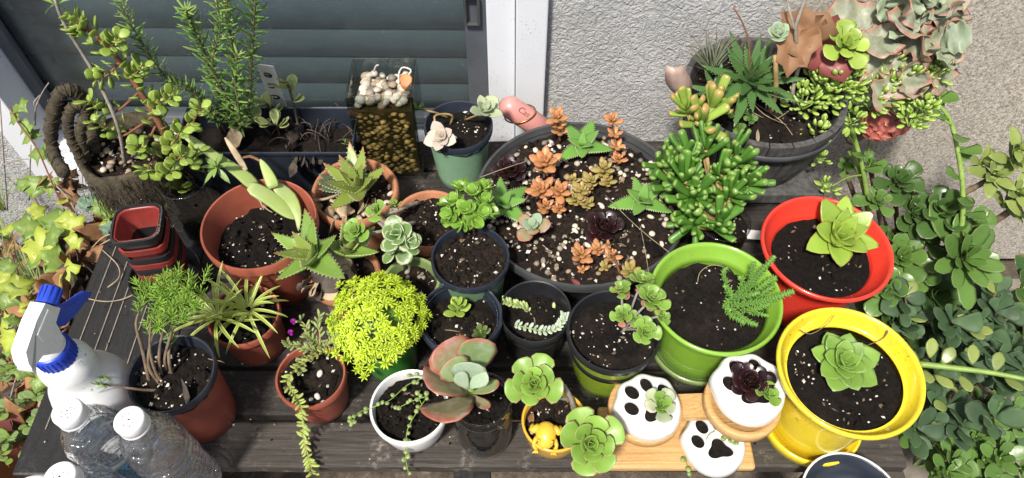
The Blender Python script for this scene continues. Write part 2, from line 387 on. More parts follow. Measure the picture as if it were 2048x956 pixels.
gl = s.new('BsdfGlossy'); gl.inputs['Roughness'].default_value = .12
df = s.new('BsdfDiffuse'); df.inputs[0].default_value = (.30, .33, .34, 1)      # dusty insect screen
n = s.noise(30, 5, .7); n2 = s.noise(350, 2)
fr = s.new('LayerWeight', i_Blend=.5); m1 = s.new('MixShader'); s.lk(s.math('ADD', s.math('MULTIPLY', s.math('POWER', fr.outputs['Facing'], 3.5), .6), .03), m1.inputs[0]); s.lk(tr.outputs[0], m1.inputs[1]); s.lk(gl.outputs[0], m1.inputs[2])
m2 = s.new('MixShader'); s.lk(s.math('ADD', s.math('MULTIPLY', s.ramp(n2.outputs[0], [(.68, (0, 0, 0)), (.72, (1, 1, 1))]), .5), s.math('MULTIPLY', n.outputs[0], .12)), m2.inputs[0])
s.lk(m1.outputs[0], m2.inputs[1]); s.lk(df.outputs[0], m2.inputs[2]); s.lk(m2.outputs[0], s.out.inputs[0])
s = NT('algae_water'); n = s.noise(40, 4); zz = s.new('SeparateXYZ'); s.lk(s.pos(), zz.inputs[0])
s.set(s.ramp(n.outputs[0], [(.3, (.022, .019, .006)), (.7, (.055, .044, .014))]), .2)
leafmat('pebble_white', (.52, .49, .43), var=.4, rough=.55, trans=0)
leafmat('pebble_grey', (.20, .19, .175), var=.5, rough=.55, trans=0)
leafmat('pebble_tan', (.25, .205, .15), var=.45, rough=.65, trans=0)
leafmat('pebble_algae', (.24, .17, .055), var=.65, rough=.5, trans=0)
s = NT('print_tag'); s.set((.70, .70, .68), .5)
s = NT('bottle_label'); n = s.noise(70, 2); s.set(s.ramp(n.outputs[0], [(.42, (.03, .09, .30)), (.5, (.5, .62, .72)), (.58, (.10, .34, .55)), (.66, (.30, .45, .12))]), .35)

# ---------------------------------------------------------------- leaf shapes (unit length along +x, upper side +z)
SH = {
 'spoon': dict(p=[(0, .10), (.3, .20), (.55, .36), (.75, .44), (.9, .34), (.97, .16), (1, .02)], th=.16, cup=.35, bend=.10),
 'ovate': dict(p=[(0, .24), (.25, .36), (.5, .42), (.7, .37), (.88, .2), (1, .01)], th=.22, cup=.35, bend=.12),
 'agav': dict(p=[(0, .24), (.3, .31), (.55, .31), (.75, .22), (.9, .10), (1, .005)], th=.38, cup=.45, bend=.06),
 'aloe': dict(p=[(0, .27), (.25, .26), (.5, .20), (.75, .115), (.92, .045), (1, .004)], th=.42, cup=.55, bend=.08),
 'star': dict(p=[(0, .25), (.3, .25), (.55, .19), (.78, .11), (.93, .045), (1, .004)], th=.35, cup=.3, bend=-.06),
 'dagger': dict(p=[(0, .14), (.3, .125), (.6, .09), (.85, .042), (1, .004)], th=.5, cup=.5, bend=.14),
 'finger': dict(p=[(0, .085), (.3, .105), (.65, .125), (.88, .135), (.97, .11), (1, .05)], th=.92, cup=0, bend=.10),
 'oval': dict(p=[(0, .06), (.2, .26), (.45, .42), (.7, .42), (.9, .24), (1, .03)], th=.26, cup=.2, bend=.06),
 'bean': dict(p=[(0, .10), (.25, .22), (.55, .28), (.8, .22), (.95, .09), (1, .01)], th=.72, cup=.05, bend=.10),
 'needle': dict(p=[(0, .045), (.3, .075), (.7, .065), (1, .01)], th=.5, cup=.2, bend=.08),
 'stub': dict(p=[(0, .16), (.4, .2), (.8, .18), (1, .06)], th=.9, cup=0, bend=.1),
 'paddle': dict(p=[(0, .12), (.2, .24), (.45, .43), (.7, .52), (.88, .44), (.97, .26), (1, .06)], th=.12, cup=.16, bend=.10),
 'wide': dict(p=[(0, .10), (.3, .24), (.55, .36), (.8, .33), (.95, .16), (1, .02)], th=.12, cup=.22, bend=.05),
 'round': dict(p=[(0, .08), (.2, .36), (.5, .5), (.8, .38), (.95, .18), (1, .03)], th=.10, cup=.15, bend=.08),
 'lance': dict(p=[(0, .05), (.25, .17), (.5, .2), (.75, .14), (1, .01)], th=.14, cup=.3, bend=-.10),
 'pearl': dict(p=[(0, .12), (.2, .38), (.5, .5), (.8, .38), (.95, .16), (1, .03)], th=.95, cup=0, bend=0),
 'frill': dict(p=[(0, .10), (.1, .17), (.2, .24), (.3, .31), (.4, .37), (.48, .41), (.56, .44), (.64, .45), (.72, .45), (.79, .43), (.86, .38), (.92, .31), (.97, .2), (1, .06)], th=.10, cup=.16, bend=.12),
 'petal': dict(p=[(0, .05), (.5, .12), (1, .04)], th=.2, cup=0, bend=.2),
}
LM = {}
def leafmesh(shape, mat, teeth=0, ring=8, ruffle=0, bend=None, toothmat='tooth', bands=0, twist=0):
    key = (shape, mat, teeth, ring, ruffle, bend, bands, twist)
    if key in LM: return LM[key]
    S = SH[shape]; b = MB(); bd = S['bend'] if bend is None else bend
    vs, cs, fs = [], [], []; n = len(S['p']); wm = max(w for t, w in S['p'])
    rr = random.Random(hash(shape) & 255 if False else len(mat) + n)
    for i, (t, wd) in enumerate(S['p']):
        for k in range(ring):
            a = 2 * PI * k / ring; y = wd * math.cos(a); z = wd * S['th'] * math.sin(a) * (.5 if math.sin(a) > 0 else 1.)
            z += S['cup'] * y * y / max(wm, .01) * (1 if wm < .6 else .6) + bd * t * t
            if ruffle: z += ruffle * math.sin(t * 19 + 4 * (1 if y > 0 else -1) + y * 3) * (abs(y) / wm) ** 2 * (1 if t < .9 else .5); y *= 1 + .16 * math.sin(t * 26 + (1 if y > 0 else 0))
            if twist: z += twist * y * math.sin(t * 3)
            vs.append((t, y, z)); cs.append((t, abs(math.cos(a)), 1 if math.sin(a) >= 0 else 0, 1))
    for i in range(n - 1):
        for k in range(ring): fs.append((i * ring + k, i * ring + (k + 1) % ring, (i + 1) * ring + (k + 1) % ring, (i + 1) * ring + k))
    fs.append(tuple(range(ring - 1, -1, -1))); fs.append(tuple(range((n - 1) * ring, n * ring)))
    b.add(vs, fs, cs); mats = [mat]
    def interp(t):
        for (t0, w0), (t1, w1) in zip(S['p'], S['p'][1:]):
            if t <= t1: return w0 + (w1 - w0) * (t - t0) / (t1 - t0)
        return 0
    if teeth:
        mats.append(toothmat); b.cur = 1
        for k in range(teeth):
            t = .15 + .8 * k / teeth
            for sg in (-1, 1):
                wd = interp(t); y = sg * wd; z = S['cup'] * y * y / wm + bd * t * t; h = .035 + .02 * wd
                b.add([(t - .018, y * .98, z - .008), (t + .018, y * .98, z - .008), (t, y * .98, z + .012), (t + .02, y + sg * h, z + .008)], [(0, 1, 3), (1, 2, 3), (2, 0, 3)])
    if bands:
        mats.append(toothmat); b.cur = 1
        for k in range(bands):
            t = .12 + .8 * k / bands; wd = interp(t)
            for sg in (-1, 1):
                for q in (.35, .8):
                    y = sg * wd * q; z = -wd * S['th'] * math.sqrt(1 - q * q) + S['cup'] * y * y / wm + bd * t * t - .002
                    b.add([(t - .012, y - .012, z), (t + .012, y - .012, z), (t, y, z - .010), (t + .012, y + .012, z), (t - .012, y + .012, z)], [(0, 1, 2), (1, 3, 2), (3, 4, 2), (4, 0, 2)])
    me = b.mesh(shape + '_leaf', mats); LM[key] = me
    return me
def leaf(parent, me, p, d, n, L, wsc=1.0, name='leaf'):
    return ob(name, me, parent, p, frame(d, n), (L, L * wsc, L * wsc))
def core(parent, name, p, r, mat):
    "small solid bud or stem knot that carries the leaves"
    b = MB(); b.lathe([(r * .3, -r), (r, -.3 * r), (r, .3 * r), (.3 * r, r)], 6, (0, 0, 0)); b.f += [tuple(range(5, -1, -1)), tuple(range(18, 24))]; b.mi += [0, 0]
    key = ('core', mat, round(r, 4))
    if key not in LM: LM[key] = b.mesh(name, mat)
    return ob(name, LM[key], parent, p)
def rosette(parent, c, N, rad, n, me, e0=5, e1=75, inner=.35, wsc=1.0, name='rosette', mat='green_stem', start=None, jitter=.12, gold=137.5, flat=None, rise=.1):
    c = V(c); N = V(N).normalized(); u = N.orthogonal().normalized(); w_ = N.cross(u)
    k = core(parent, name, c, rad * .12, mat); a0 = rnd.uniform(0, 6) if start is None else start
    mes = me if isinstance(me, list) else [me]
    for i in range(n):
        t = i / max(1, n - 1); a = a0 + R(gold) * i + rnd.uniform(-jitter, jitter)
        e = R(e0 + (e1 - e0) * t ** 1.1 + rnd.uniform(-5, 5)); L = rad * (1 - (1 - inner) * t) * rnd.uniform(1 - jitter, 1 + jitter * .5)
        h = u * math.cos(a) + w_ * math.sin(a)
        d = h * math.cos(e) + N * math.sin(e); nn = N * math.cos(e) - h * math.sin(e)
        leaf(k, mes[min(len(mes) - 1, int(t * len(mes)))] if len(mes) > 1 else mes[0], c + h * rad * .05 * (1 - t) + N * rad * rise * t, d, nn, L, wsc * rnd.uniform(.93, 1.07))
    return k
def soil_disc(parent, c, r, z, mat='soil', amp=.004, name='soil', n=48, rings=18, slope=(0, 0)):
    b = MB(); c = V((c[0], c[1], 0)); vs = [(c.x, c.y, z)]; fs = []
    for i in range(1, rings + 1):
        q = r * i / rings
        for k in range(n):
            a = 2 * PI * k / n; x, y = c.x + q * math.cos(a), c.y + q * math.sin(a)
            vs.append((x, y, z + amp * (noise.noise(V((x * 90, y * 90, 3))) + .8 * noise.noise(V((x * 260, y * 260, 9))) + .5 * noise.noise(V((x * 520, y * 520, 5)))) * 1.2 + slope[0] * (x - c.x) + slope[1] * (y - c.y)))
    for k in range(n): fs.append((0, 1 + k, 1 + (k + 1) % n))
    for i in range(rings - 1):
        for k in range(n): fs.append((1 + i * n + k, 1 + (i + 1) * n + k, 1 + (i + 1) * n + (k + 1) % n, 1 + i * n + (k + 1) % n))
    b.add(vs, fs); return b.build(name, mat, parent)
def grit(parent, c, r, z, n, mats=('perlite', 'bark', 'soil'), size=(.0006, .0018), weights=(.32, .25, .43), name='perlite'):
    "loose grains too small to pick apart"
    b = MB(); c = V((c[0], c[1], 0)); f_ = rnd.uniform(.35, 1.25); weights = (weights[0] * f_, weights[1], weights[2]); nx = rnd.uniform(0, 90)
    for i in range(n):
        a = rnd.uniform(0, 2 * PI); q = r * math.sqrt(rnd.random()) * .96; s_ = rnd.uniform(*size) * (1.8 if rnd.random() < .08 else 1)
        p = c + V((q * math.cos(a), q * math.sin(a), 0)); p.z = z + rnd.uniform(0, .003); x = rnd.random()
        if noise.noise(V((p.x * 38 + nx, p.y * 38, nx))) < -.12 and rnd.random() < .8: continue
        b.cur = 0 if x < weights[0] else (1 if x < weights[0] + weights[1] else 2)
        if b.cur == 2: s_ *= 1.8 if rnd.random() < .75 else 4.0
        el = rnd.uniform(1, 2.6) if b.cur == 1 else rnd.uniform(.8, 1.4)
        rot = Matrix.Rotation(rnd.uniform(0, 6), 3, 'Z') @ Matrix.Rotation(rnd.uniform(-.6, .6), 3, 'X')
        vs = [rot @ V(q_) * s_ + jit(s_ * .25) + p for q_ in ((el, 0, 0), (0, 1, 0), (-el, 0, 0), (0, -1, 0), (0, 0, .8), (0, 0, -.8))]
        b.add(vs, [(0, 1, 4), (1, 2, 4), (2, 3, 4), (3, 0, 4), (1, 0, 5), (2, 1, 5), (3, 2, 5), (0, 3, 5)])
    o = b.build(name, list(mats), parent, smooth=False); o['kind'] = 'stuff'; return o
PEB = []
def pebble_mesh(mat, k):
    key = ('peb', mat, k)
    if key in LM: return LM[key]
    rr = random.Random(k * 7 + 1); b = MB(); vs = []; n = 8
    dirs = [(math.cos(2 * PI * j / n) * math.cos(e), math.sin(2 * PI * j / n) * math.cos(e), math.sin(e)) for e in (-.7, 0, .7) for j in range(n)] + [(0, 0, 1), (0, 0, -1)]
    sx, sy, sz = rr.uniform(.85, 1.25), rr.uniform(.65, .95), rr.uniform(.5, .75)
    for d in dirs:
        q = 1 + .16 * noise.noise(V(d) * 1.6 + V((k * 3.1, 0, 0))); vs.append((d[0] * sx * q, d[1] * sy * q, d[2] * sz * q))
    fs = []
    for i in range(2):
        for j in range(n): fs.append((i * n + j, i * n + (j + 1) % n, (i + 1) * n + (j + 1) % n, (i + 1) * n + j))
    for j in range(n): fs.append((16 + j, 16 + (j + 1) % n, 24)); fs.append(((j + 1) % n, j, 25))
    b.add(vs, fs); LM[key] = b.mesh('pebble', mat); return LM[key]
def pebble(parent, p, s_, mat, name='pebble'):
    rot = Matrix.Rotation(rnd.uniform(0, 6), 3, 'Z') @ Matrix.Rotation(rnd.uniform(-.5, .5), 3, 'X')
    return ob(name, pebble_mesh(mat, rnd.randrange(7)), parent, p, rot, s_)
# ================================================================ SETTING
WY = 0.955           # wall face
GZ = -0.56           # ground level
b = MB(); n = 40
vs = [(-40 + 80 * i / n, -40 + 80 * j / n, GZ) for j in range(n + 1) for i in range(n + 1)]
g = MB(); g.add([(-60, -60, GZ), (60, -60, GZ), (60, 60, GZ), (-60, 60, GZ)], [(0, 1, 2, 3)])
g = g.build('ground', 'ground'); g['kind'] = 'structure'
p_ = MB(); p_.box((1.05, .55, GZ + .03), (.62, .7, .06)); p_ = p_.build('paving_edge', 'concrete', smooth=False); p_['kind'] = 'structure'

# rendered wall with a window opening: x -0.84 .. 0.052, z -0.165 .. 1.5
WX0, WX1, WZ0, WZ1 = -0.918, 0.056, -0.225, 1.45
b = MB()
b.box(((-4 + WX0) / 2, WY + .1, 1.0), (WX0 + 4, .2, 3.0)); b.box(((4 + WX1) / 2, WY + .1, 1.0), (4 - WX1, .2, 3.0))
b.box(((WX0 + WX1) / 2, WY + .1, (WZ0 - .5) / 2), (WX1 - WX0, .2, WZ0 + .5)); b.box(((WX0 + WX1) / 2, WY + .1, (WZ1 + 2.5) / 2), (WX1 - WX0, .2, 2.5 - WZ1))
wall = b.build('wall', 'stucco', smooth=False); tag(wall, 'stucco house wall, grey on the left and grainier sandy tan on the right', 'wall')

# sliding window
win = thing('window', 'white framed sliding window with dark screen and horizontal slats behind', 'window', ((WX0 + WX1) / 2, WY, WZ0))
def wpart(name, mat, boxes, sharp=30):
    b = MB()
    for c, d in boxes: b.box(c, d)
    o = b.build(name, mat, win, smooth=False)
    md = o.modifiers.new('bevel', 'BEVEL'); md.width = .0025; md.segments = 2; return o
zc, zh = (WZ0 + WZ1) / 2, WZ1 - WZ0
wpart('jamb', 'white_frame', [((.0305, WY + .022, zc), (.049, .085, zh)), ((-.0175, WY + .034, zc), (.045, .075, zh))])
wpart('jamb', 'white_frame', [((-.894, WY + .022, zc), (.046, .085, zh))])
wpart('sill', 'white_frame', [((-.456, WY + .02, WZ0 + .0265), (.828, .078, .051)), ((-.456, WY + .032, WZ0 + .071), (.828, .06, .036))])
wpart('track', 'screen_frame', [((-.456, WY + .068, WZ0 + .096), (.828, .04, .012))])
wpart('screen_frame', 'screen_frame', [((-.060, WY + .055, zc + .06), (.036, .016, zh - .13)), ((-.859, WY + .055, zc + .06), (.02, .016, zh - .13)), ((-.4635, WY + .0565, WZ0 + .112), (.767, .012, .018))])
lt = wpart('latch', 'grey_plastic', [((-.054, WY + .042, .143), (.005, .012, .052)), ((-.075, WY + .042, .143), (.005, .012, .052)), ((-.0645, WY + .042, .168), (.026, .0115, .005)), ((-.0645, WY + .042, .118), (.026, .0115, .005))])
b = MB(); b.box((-.463, WY + .068, zc + .07), (.77, .003, zh - .16)); b.build('glass_pane', 'window_glass', win, smooth=False)
# slats of the closed blind behind the glass
sb = MB(); H_ = .066; N_ = 7
for k in range(N_ + 1):
    t = k / N_; sb.v += [(-.45, -.012 * math.sin(PI * t) + .010 * t, H_ * t), (.45, -.012 * math.sin(PI * t) + .010 * t, H_ * t)]; sb.c += [(0, 0, 0, 1)] * 2
for k in range(N_): sb.f.append((2 * k, 2 * k + 1, 2 * k + 3, 2 * k + 2)); sb.mi.append(0)
slat_me = sb.mesh('slat', 'slat')
for k in range(22):
    ob('slat', slat_me, win, (-.46, WY + .13, WZ0 + .01 + .064 * k), Matrix.Rotation(R(.5 if k % 5 else -.3), 3, 'Y'))
b = MB(); b.box((-.46, WY + .19, zc), (1.0, .02, zh + .1)); b.build('backing', 'room_dark', win, smooth=False)

# slatted bench
TX0, TX1 = -.606, .482
bench = thing('slatted_bench', 'weathered dark slatted wooden bench carrying all the pots', 'bench', (-.06, .58, GZ))
def plank(x0, x1, y0, y1, z1, th, mat, seed):
    b = MB(); r_ = random.Random(seed); nx = 36; ny = 3
    vs, fs = [], []
    for i in range(nx + 1):
        x = x0 + (x1 - x0) * i / nx
        e0 = .0016 * noise.noise(V((x * 30, seed, 0))) ; e1 = .0016 * noise.noise(V((x * 30, seed, 5)))
        zz = .0015 * noise.noise(V((x * 9, seed, 8)))
        prof = [(y0 + e0, z1 - th), (y0 + e0, z1 - .003 + zz), (y0 + e0 + .003, z1 + zz), ((y0 + y1) / 2, z1 + zz + .0006 * noise.noise(V((x * 40, seed, 2)))), (y1 + e1 - .003, z1 + zz), (y1 + e1, z1 - .003 + zz), (y1 + e1, z1 - th)]
        vs += [(x, y, z) for y, z in prof]
    k = 7
    for i in range(nx):
        for j in range(k): fs.append((i * k + j, i * k + (j + 1) % k, (i + 1) * k + (j + 1) % k, (i + 1) * k + j))
    fs.append(tuple(range(k - 1, -1, -1))); fs.append(tuple(range(nx * k, nx * k + k)))
    b.add(vs, fs); return b.build('plank', mat, bench, smooth=False)
y = .305; k = 0
while y < .85:
    wd = .058 if k == 0 else rnd.choice((.062, .066, .064)); mat = 'bench_wood_grey' if k == 0 else 'bench_wood'
    plank(-.44 if k == 0 else -.4515, TX1 + (rnd.uniform(-.004, .004)), y, y + wd, 0, .02, mat, k + 3)
    y += wd + (.009 if k == 0 else .006); k += 1
TY1 = y - .006
plank(-.13, TX1 + .004, .218, .285, -.012, .02, 'bench_wood_grey', 40)
b = MB(); b.box((-.5305, .58, -.0135), (.152, .57, .023)); o = b.build('end_board', 'bench_dark', bench, smooth=False)
md = o.modifiers.new('bevel', 'BEVEL'); md.width = .003; md.segments = 2
for x in (-.585, -.56, -.545, -.51):
    b = MB(); b.box((x, .585, -.0012), (.0012, .50 - abs(x + .55), .0012)); b.build('groove', 'grey_bark', bench, smooth=False)
cr_ = MB()
for i in range(900):     # crumbs of soil and grit lying on the planks
    x, yy = rnd.uniform(-.6, .475), rnd.uniform(.31, .84)
    if noise.noise(V((x * 14, yy * 14, 2))) < -.05: continue
    s_ = rnd.uniform(.0006, .002); cr_.cur = rnd.choice((0, 0, 0, 1, 2)); p = V((x, yy, .0015)); q = Matrix.Rotation(rnd.uniform(0, 6), 3, 'Z')
    cr_.add([q @ V(e) * s_ + p for e in ((1.3, 0, 0), (0, .8, 0), (-1, 0, 0), (0, -.9, 0), (0, 0, .8), (0, 0, -.7))], [(0, 1, 4), (1, 2, 4), (2, 3, 4), (3, 0, 4), (1, 0, 5), (2, 1, 5), (3, 2, 5), (0, 3, 5)])
cr_ = cr_.build('crumbs', ['soil', 'bark', 'perlite'], bench, smooth=False); cr_['kind'] = 'stuff'
for x in (-.58, -.05, .44):
    b = MB(); b.box((x, .555, -.053), (.045, .58, .06)); b.build('cross_beam', 'bench_dark', bench, smooth=False)
for x in (-.58, .44):
    for yy in (.33, .80):
        b = MB(); b.box((x, yy, (GZ - .083) / 2), (.045, .045, -GZ - .083)); b.build('leg', 'bench_dark', bench, smooth=False)
# ================================================================ POTS ON THE BENCH
UP = V((0, 0, 1))
def pot_wall(b, c, r, z, rb, lip=.003, wall=.0022, z0=.0, soil=None, n=48, bulge=0.0):
    c = V((c[0], c[1], z0)); h = z - z0; si = (soil if soil is not None else z - .03) - z0 - .012
    ri = lambda q: rb + (r - lip - rb) * q / h + bulge * math.sin(PI * q / h)
    prof = [(rb * .2, 0), (rb - .002, 0), (rb, .002)]
    prof += [(ri(q), q) for q in [h * k / 6 for k in range(1, 6)]]
    b.lathe(prof + [(ri(h - .010), h - .010)], n, c)
    return ri, si, h, c
def plastic_pot(T, c, r, z, rb, mat, rim=None, lip=.0032, soil=None, rimh=.011, z0=0.0, name='pot', rimname='rim', bulge=0):
    b = MB(); ri, si, h, cc = pot_wall(b, c, r, z, rb, lip, soil=soil, z0=z0, bulge=bulge)
    o = b.build(name, mat, T)
    q = MB(); q.lathe([(ri(h - rimh) + .0002, h - rimh - .001), (r - .0004, h - rimh), (r, h - .002), (r - .0012, h), (r - lip + .0002, h - .0008), (r - lip - .0012, h - .006), (ri(si) - .002, si)], 48, cc)
    q.build(rimname, rim or mat, o, sharp=50); return o
def clay_pot(T, c, r, z, rb, mat='clay', soil=None, rimh=.022, th=.006):
    b = MB(); ri, si, h, cc = pot_wall(b, c, r, z, rb, .004, soil=soil); o = b.build('pot', mat, T)
    q = MB(); q.lathe([(ri(h - rimh), h - rimh), (r - .001, h - rimh + .001), (r, h - .006), (r - .0025, h - .0008), (r - th + .001, h), (r - th - .001, h - .003), (r - th - .004, h - .016), (ri(si) - th, si)], 48, cc, wob=.006)
    q.build('rim', mat, o); return o
def glaze_pot(T, c, r, z, rb, mat, soil, rs, z0=0.0):
    "flared glazed planter: wide sloping lip, waisted body"
    b = MB(); cc = V((c[0], c[1], z0)); h = z - z0; sz = soil - z0
    prof = [(rb * .2, 0), (rb - .003, 0), (rb, .003), (rb + .004, h * .2), (rb + .007, h * .45), (rb + .007, h * .62), (rb + .008, h * .72), (r * .86, h * .86), (r * .965, h * .935), (r - .0012, h - .005), (r, h - .002),
            (r - .0015, h + .0012), (r - .004, h + .001), (r * .93, h - .004), (r * .84, h - .015), (rs + (r * .84 - rs) * .42, sz + (h - .015 - sz) * .5), (rs + .003, sz + .004), (rs - .001, sz - .012)]
    b.lathe(prof, 64, cc); return b.build('pot', mat, T)
def saucer(T, c, r, h, mat):
    b = MB(); b.lathe([(r * .2, .0005), (r - .006, 0), (r - .002, .003), (r, h - .003), (r - .0015, h), (r - .004, h - .001), (r - .007, .006), (r * .3, .004)], 48, V((c[0], c[1], 0))); return b.build('saucer', mat, T)
def potted(label, c, cat='potted plant', name='potted_succulent', group=None): return thing(name, label, cat, (c[0], c[1], 0), group)

# ---- red pot with pointed red-tipped rosette
c = (.397, .541); T = potted('glossy red pot holding one pointed red-tipped green rosette', c)
glaze_pot(T, c, .082, .13, .052, 'red_glaze', .105, .060); soil_disc(T, c, .0615, .104); grit(T, c, .058, .1045, 120)
rosette(T, at(1672, 478, .112), V((.02, -.30, 1)), .060, 19, leafmesh('agav', 'agavoides'), 20, 76, .5, .88, name='rosette', start=.4)
# ---- yellow pot with flat green rosette
c = (.371, .361); T = potted('bright yellow glazed pot on matching saucer holding a flat green rosette', c)
glaze_pot(T, c, .0795, .15, .048, 'yellow_glaze', .128, .060); saucer(T, c, .062, .022, 'yellow_glaze'); soil_disc(T, c, .0615, .127); grit(T, c, .058, .1275, 150, weights=(.3, .35, .35))
rosette(T, at(1683, 728, .138), V((-.05, -.12, 1)), .042, 24, leafmesh('ovate', 'echeveria'), 0, 66, .42, .92)
b = MB(); b.tube(poly([at(1600, 660, .15), at(1622, 668, .148), at(1655, 648, .152), at(1668, 630, .154)], 10), .0006, 4); b.build('dry_twig', 'bark', T); b = MB(); b.tube(poly([at(1735, 690, .135), at(1765, 678, .143), at(1775, 660, .148)], 8), [.0005] * 5 + [.001, .0016, .001], 5); b.build('dry_twig', 'bark', T)
# ---- green pot with chain crassula
c = (.247, .471); T = potted('apple green glazed pot on green saucer holding spiky chain-like stems', c)
glaze_pot(T, c, .0805, .125, .053, 'green_glaze', .100, .062); saucer(T, c, .066, .018, 'sage_glaze'); soil_disc(T, c, .0635, .099, amp=.005); grit(T, c, .06, .0995, 110)
mus = leafmesh('stub', 'muscosa', ring=5)
def muscosa_stem(pts, w_, mat='green_stem'):
    n = max(6, int(sum((V(q) - V(p)).length for p, q in zip(pts, pts[1:])) / .0034)); cv = poly(pts, n); b = MB(); b.tube(cv, [w_ * .5] * n, 5)
    # scale leaves packed around the stem: real geometry, one part per stem
    for i, p in enumerate(cv[:-1]):
        t = (cv[i + 1] - p).normalized(); u = t.orthogonal().normalized(); vv = t.cross(u)
        for k in range(4):
            a = PI / 2 * k + (PI / 4 if i % 2 else 0); h = u * math.cos(a) + vv * math.sin(a); d = (h * .9 + t * .55).normalized(); sd_ = t.cross(h)
            q0 = p + h * w_ * .3; L = w_ * (1.25 if i < n - 3 else .8)
            b.add([q0 - sd_ * w_ * .42, q0 + sd_ * w_ * .42, q0 + d * L, q0 + t * w_ * .5 + h * w_ * .25, q0 - t * w_ * .25 + h * w_ * .2], [(0, 1, 3), (0, 3, 2), (3, 1, 2), (0, 2, 4), (4, 2, 1)], [(0, 0, 0, 1), (0, 0, 0, 1), (1, 0, 0, 1), (.5, 0, 0, 1), (.3, 0, 0, 1)])
    return b.build('stem', 'muscosa', T)
for i, (pts, w_) in enumerate([
    ([(1470, 600, .10), (1490, 575, .12), (1520, 545, .145), (1550, 512, .17)], .0042), ([(1470, 610, .105), (1510, 605, .13), (1550, 595, .15), (1588, 582, .165)], .0044),
    ([(1455, 590, .10), (1452, 565, .12), (1446, 545, .135), (1455, 535, .14)], .0036), ([(1480, 595, .10), (1500, 570, .13), (1505, 540, .15), (1508, 525, .16)], .004),
    ([(1465, 600, .10), (1460, 580, .11), (1448, 572, .125)], .004), ([(1480, 620, .10), (1505, 620, .12), (1525, 612, .13), (1540, 608, .135)], .0044),
    ([(1460, 615, .10), (1480, 632, .115), (1500, 645, .12), (1515, 650, .12)], .004), ([(1450, 610, .10), (1460, 630, .11), (1480, 640, .115), (1490, 648, .115)], .004),
    ([(1485, 600, .10), (1520, 575, .13), (1540, 560, .14), (1553, 556, .145)], .0042), ([(1490, 610, .10), (1515, 595, .125), (1535, 580, .135), (1550, 572, .14)], .004),
    ([(1460, 605, .10), (1475, 595, .12), (1500, 590, .135), (1520, 585, .14)], .0044), ([(1500, 625, .10), (1520, 628, .112), (1538, 632, .115)], .0036),
    ([(1475, 590, .1), (1485, 560, .12), (1478, 555, .13)], .0038), ([(1455, 600, .1), (1452, 612, .108), (1462, 622, .112)], .004), ([(1490, 585, .1), (1512, 558, .13), (1530, 535, .15)], .004)]):
    muscosa_stem([at(*p) for p in pts], w_)
b = MB(); b.tube(poly([at(1395, 565, .1), at(1400, 545, .112), at(1420, 531, .12), at(1445, 533, .12), at(1462, 545, .102)], 14), .0005, 4); b.build('dry_twig', 'root_fibre', T)

# ---- striped lime pot with small aeoniums
c = (.122, .433); T = potted('lime green pot with black rim and black band holding a clump of small rosettes', c)
plastic_pot(T, c, .0567, .11, .041, 'lime_glaze', 'black_plastic', .0035, soil=.093); soil_disc(T, c, .0525, .092); grit(T, c, .05, .0925, 170)
b = MB(); ri = lambda q: .041 + (.0567 - .0035 - .041) * q / .11; b.lathe([(ri(.062) + .0003, .062), (ri(.063) + .0012, .063), (ri(.074) + .0012, .074), (ri(.075) + .0003, .075)], 48, V((*c, 0))); b.build('band', 'black_plastic', T)
sp_ = leafmesh('spoon', 'aeonium_small'); so_ = leafmesh('spoon', 'aeonium_old')
root = at(1245, 660, .092)
for x, y, z, r_, n, tilt in [(1242, 582, .13, .0165, 11, (-.2, .2, 1)), (1245, 632, .125, .0165, 11, (-.3, -.2, 1)), (1289, 665, .125, .0205, 15, (.1, -.4, 1)), (1283, 565, .135, .019, 13, (.1, .3, 1)), (1303, 600, .14, .022, 16, (.1, 0, 1)), (1322, 632, .13, .013, 9, (.5, -.2, 1)), (1270, 640, .115, .012, 8, (0, -.3, 1))]:
    p = at(x, y, z); b = MB(); b.tube(bez(root + jit(.003), (root + p) / 2 + V((0, 0, .01)), p, 7), .0016, 5); b.build('stem', 'grey_bark', T)
    rosette(T, p, V(tilt), r_, n, sp_, 8, 72, .4, 1.0)
    for k in range(3):
        a = rnd.uniform(0, 6); leaf(T, so_, p - V((0, 0, .006)), V((math.cos(a), math.sin(a), -.1)), UP, .012, name='faded_leaf')

# ---- black pot with donkey tail
c = (.029, .471); T = potted('black plastic pot with trailing blue-green beaded stems on black soil', c)
plastic_pot(T, c, .0458, .09, .036, 'black_plastic', soil=.066); soil_disc(T, c, .0425, .064); grit(T, c, .04, .0645, 90)
bn = leafmesh('bean', 'burro', ring=6); bg_ = leafmesh('bean', 'burro_green', ring=6)
def beads(T, pts, n, me, L, spread=.9):
    cv = poly(pts, n); st = MB(); st.tube(cv, .0011, 4); st = st.build('stem', 'green_stem', T)
    for i in range(n - 1):
        t = (cv[i + 1] - cv[i]).normalized(); sd_ = t.cross(UP).normalized()
        for sg in (-1, 1, 0):
            if sg == 0 and i % 2: continue
            d = sd_ * sg * spread + t * .6 + UP * (.25 if sg else .9) + jit(.15)
            leaf(st, me, cv[i], d, UP, L * rnd.uniform(.85, 1.1))
beads(T, [at(1030, 650, .07), at(1060, 657, .072), at(1090, 662, .072), at(1115, 655, .074), at(1128, 638, .08), at(1130, 628, .085)], 17, bn, .0085)
beads(T, [at(1056, 620, .07), at(1045, 612, .078), at(1025, 607, .082), at(1005, 602, .086)], 10, bg_, .0085)
leaf(T, bg_, at(1052, 625, .068), V((1, 1, .2)), UP, .009); leaf(T, bg_, at(1108, 618, .068), V((0, 1, .3)), UP, .009)
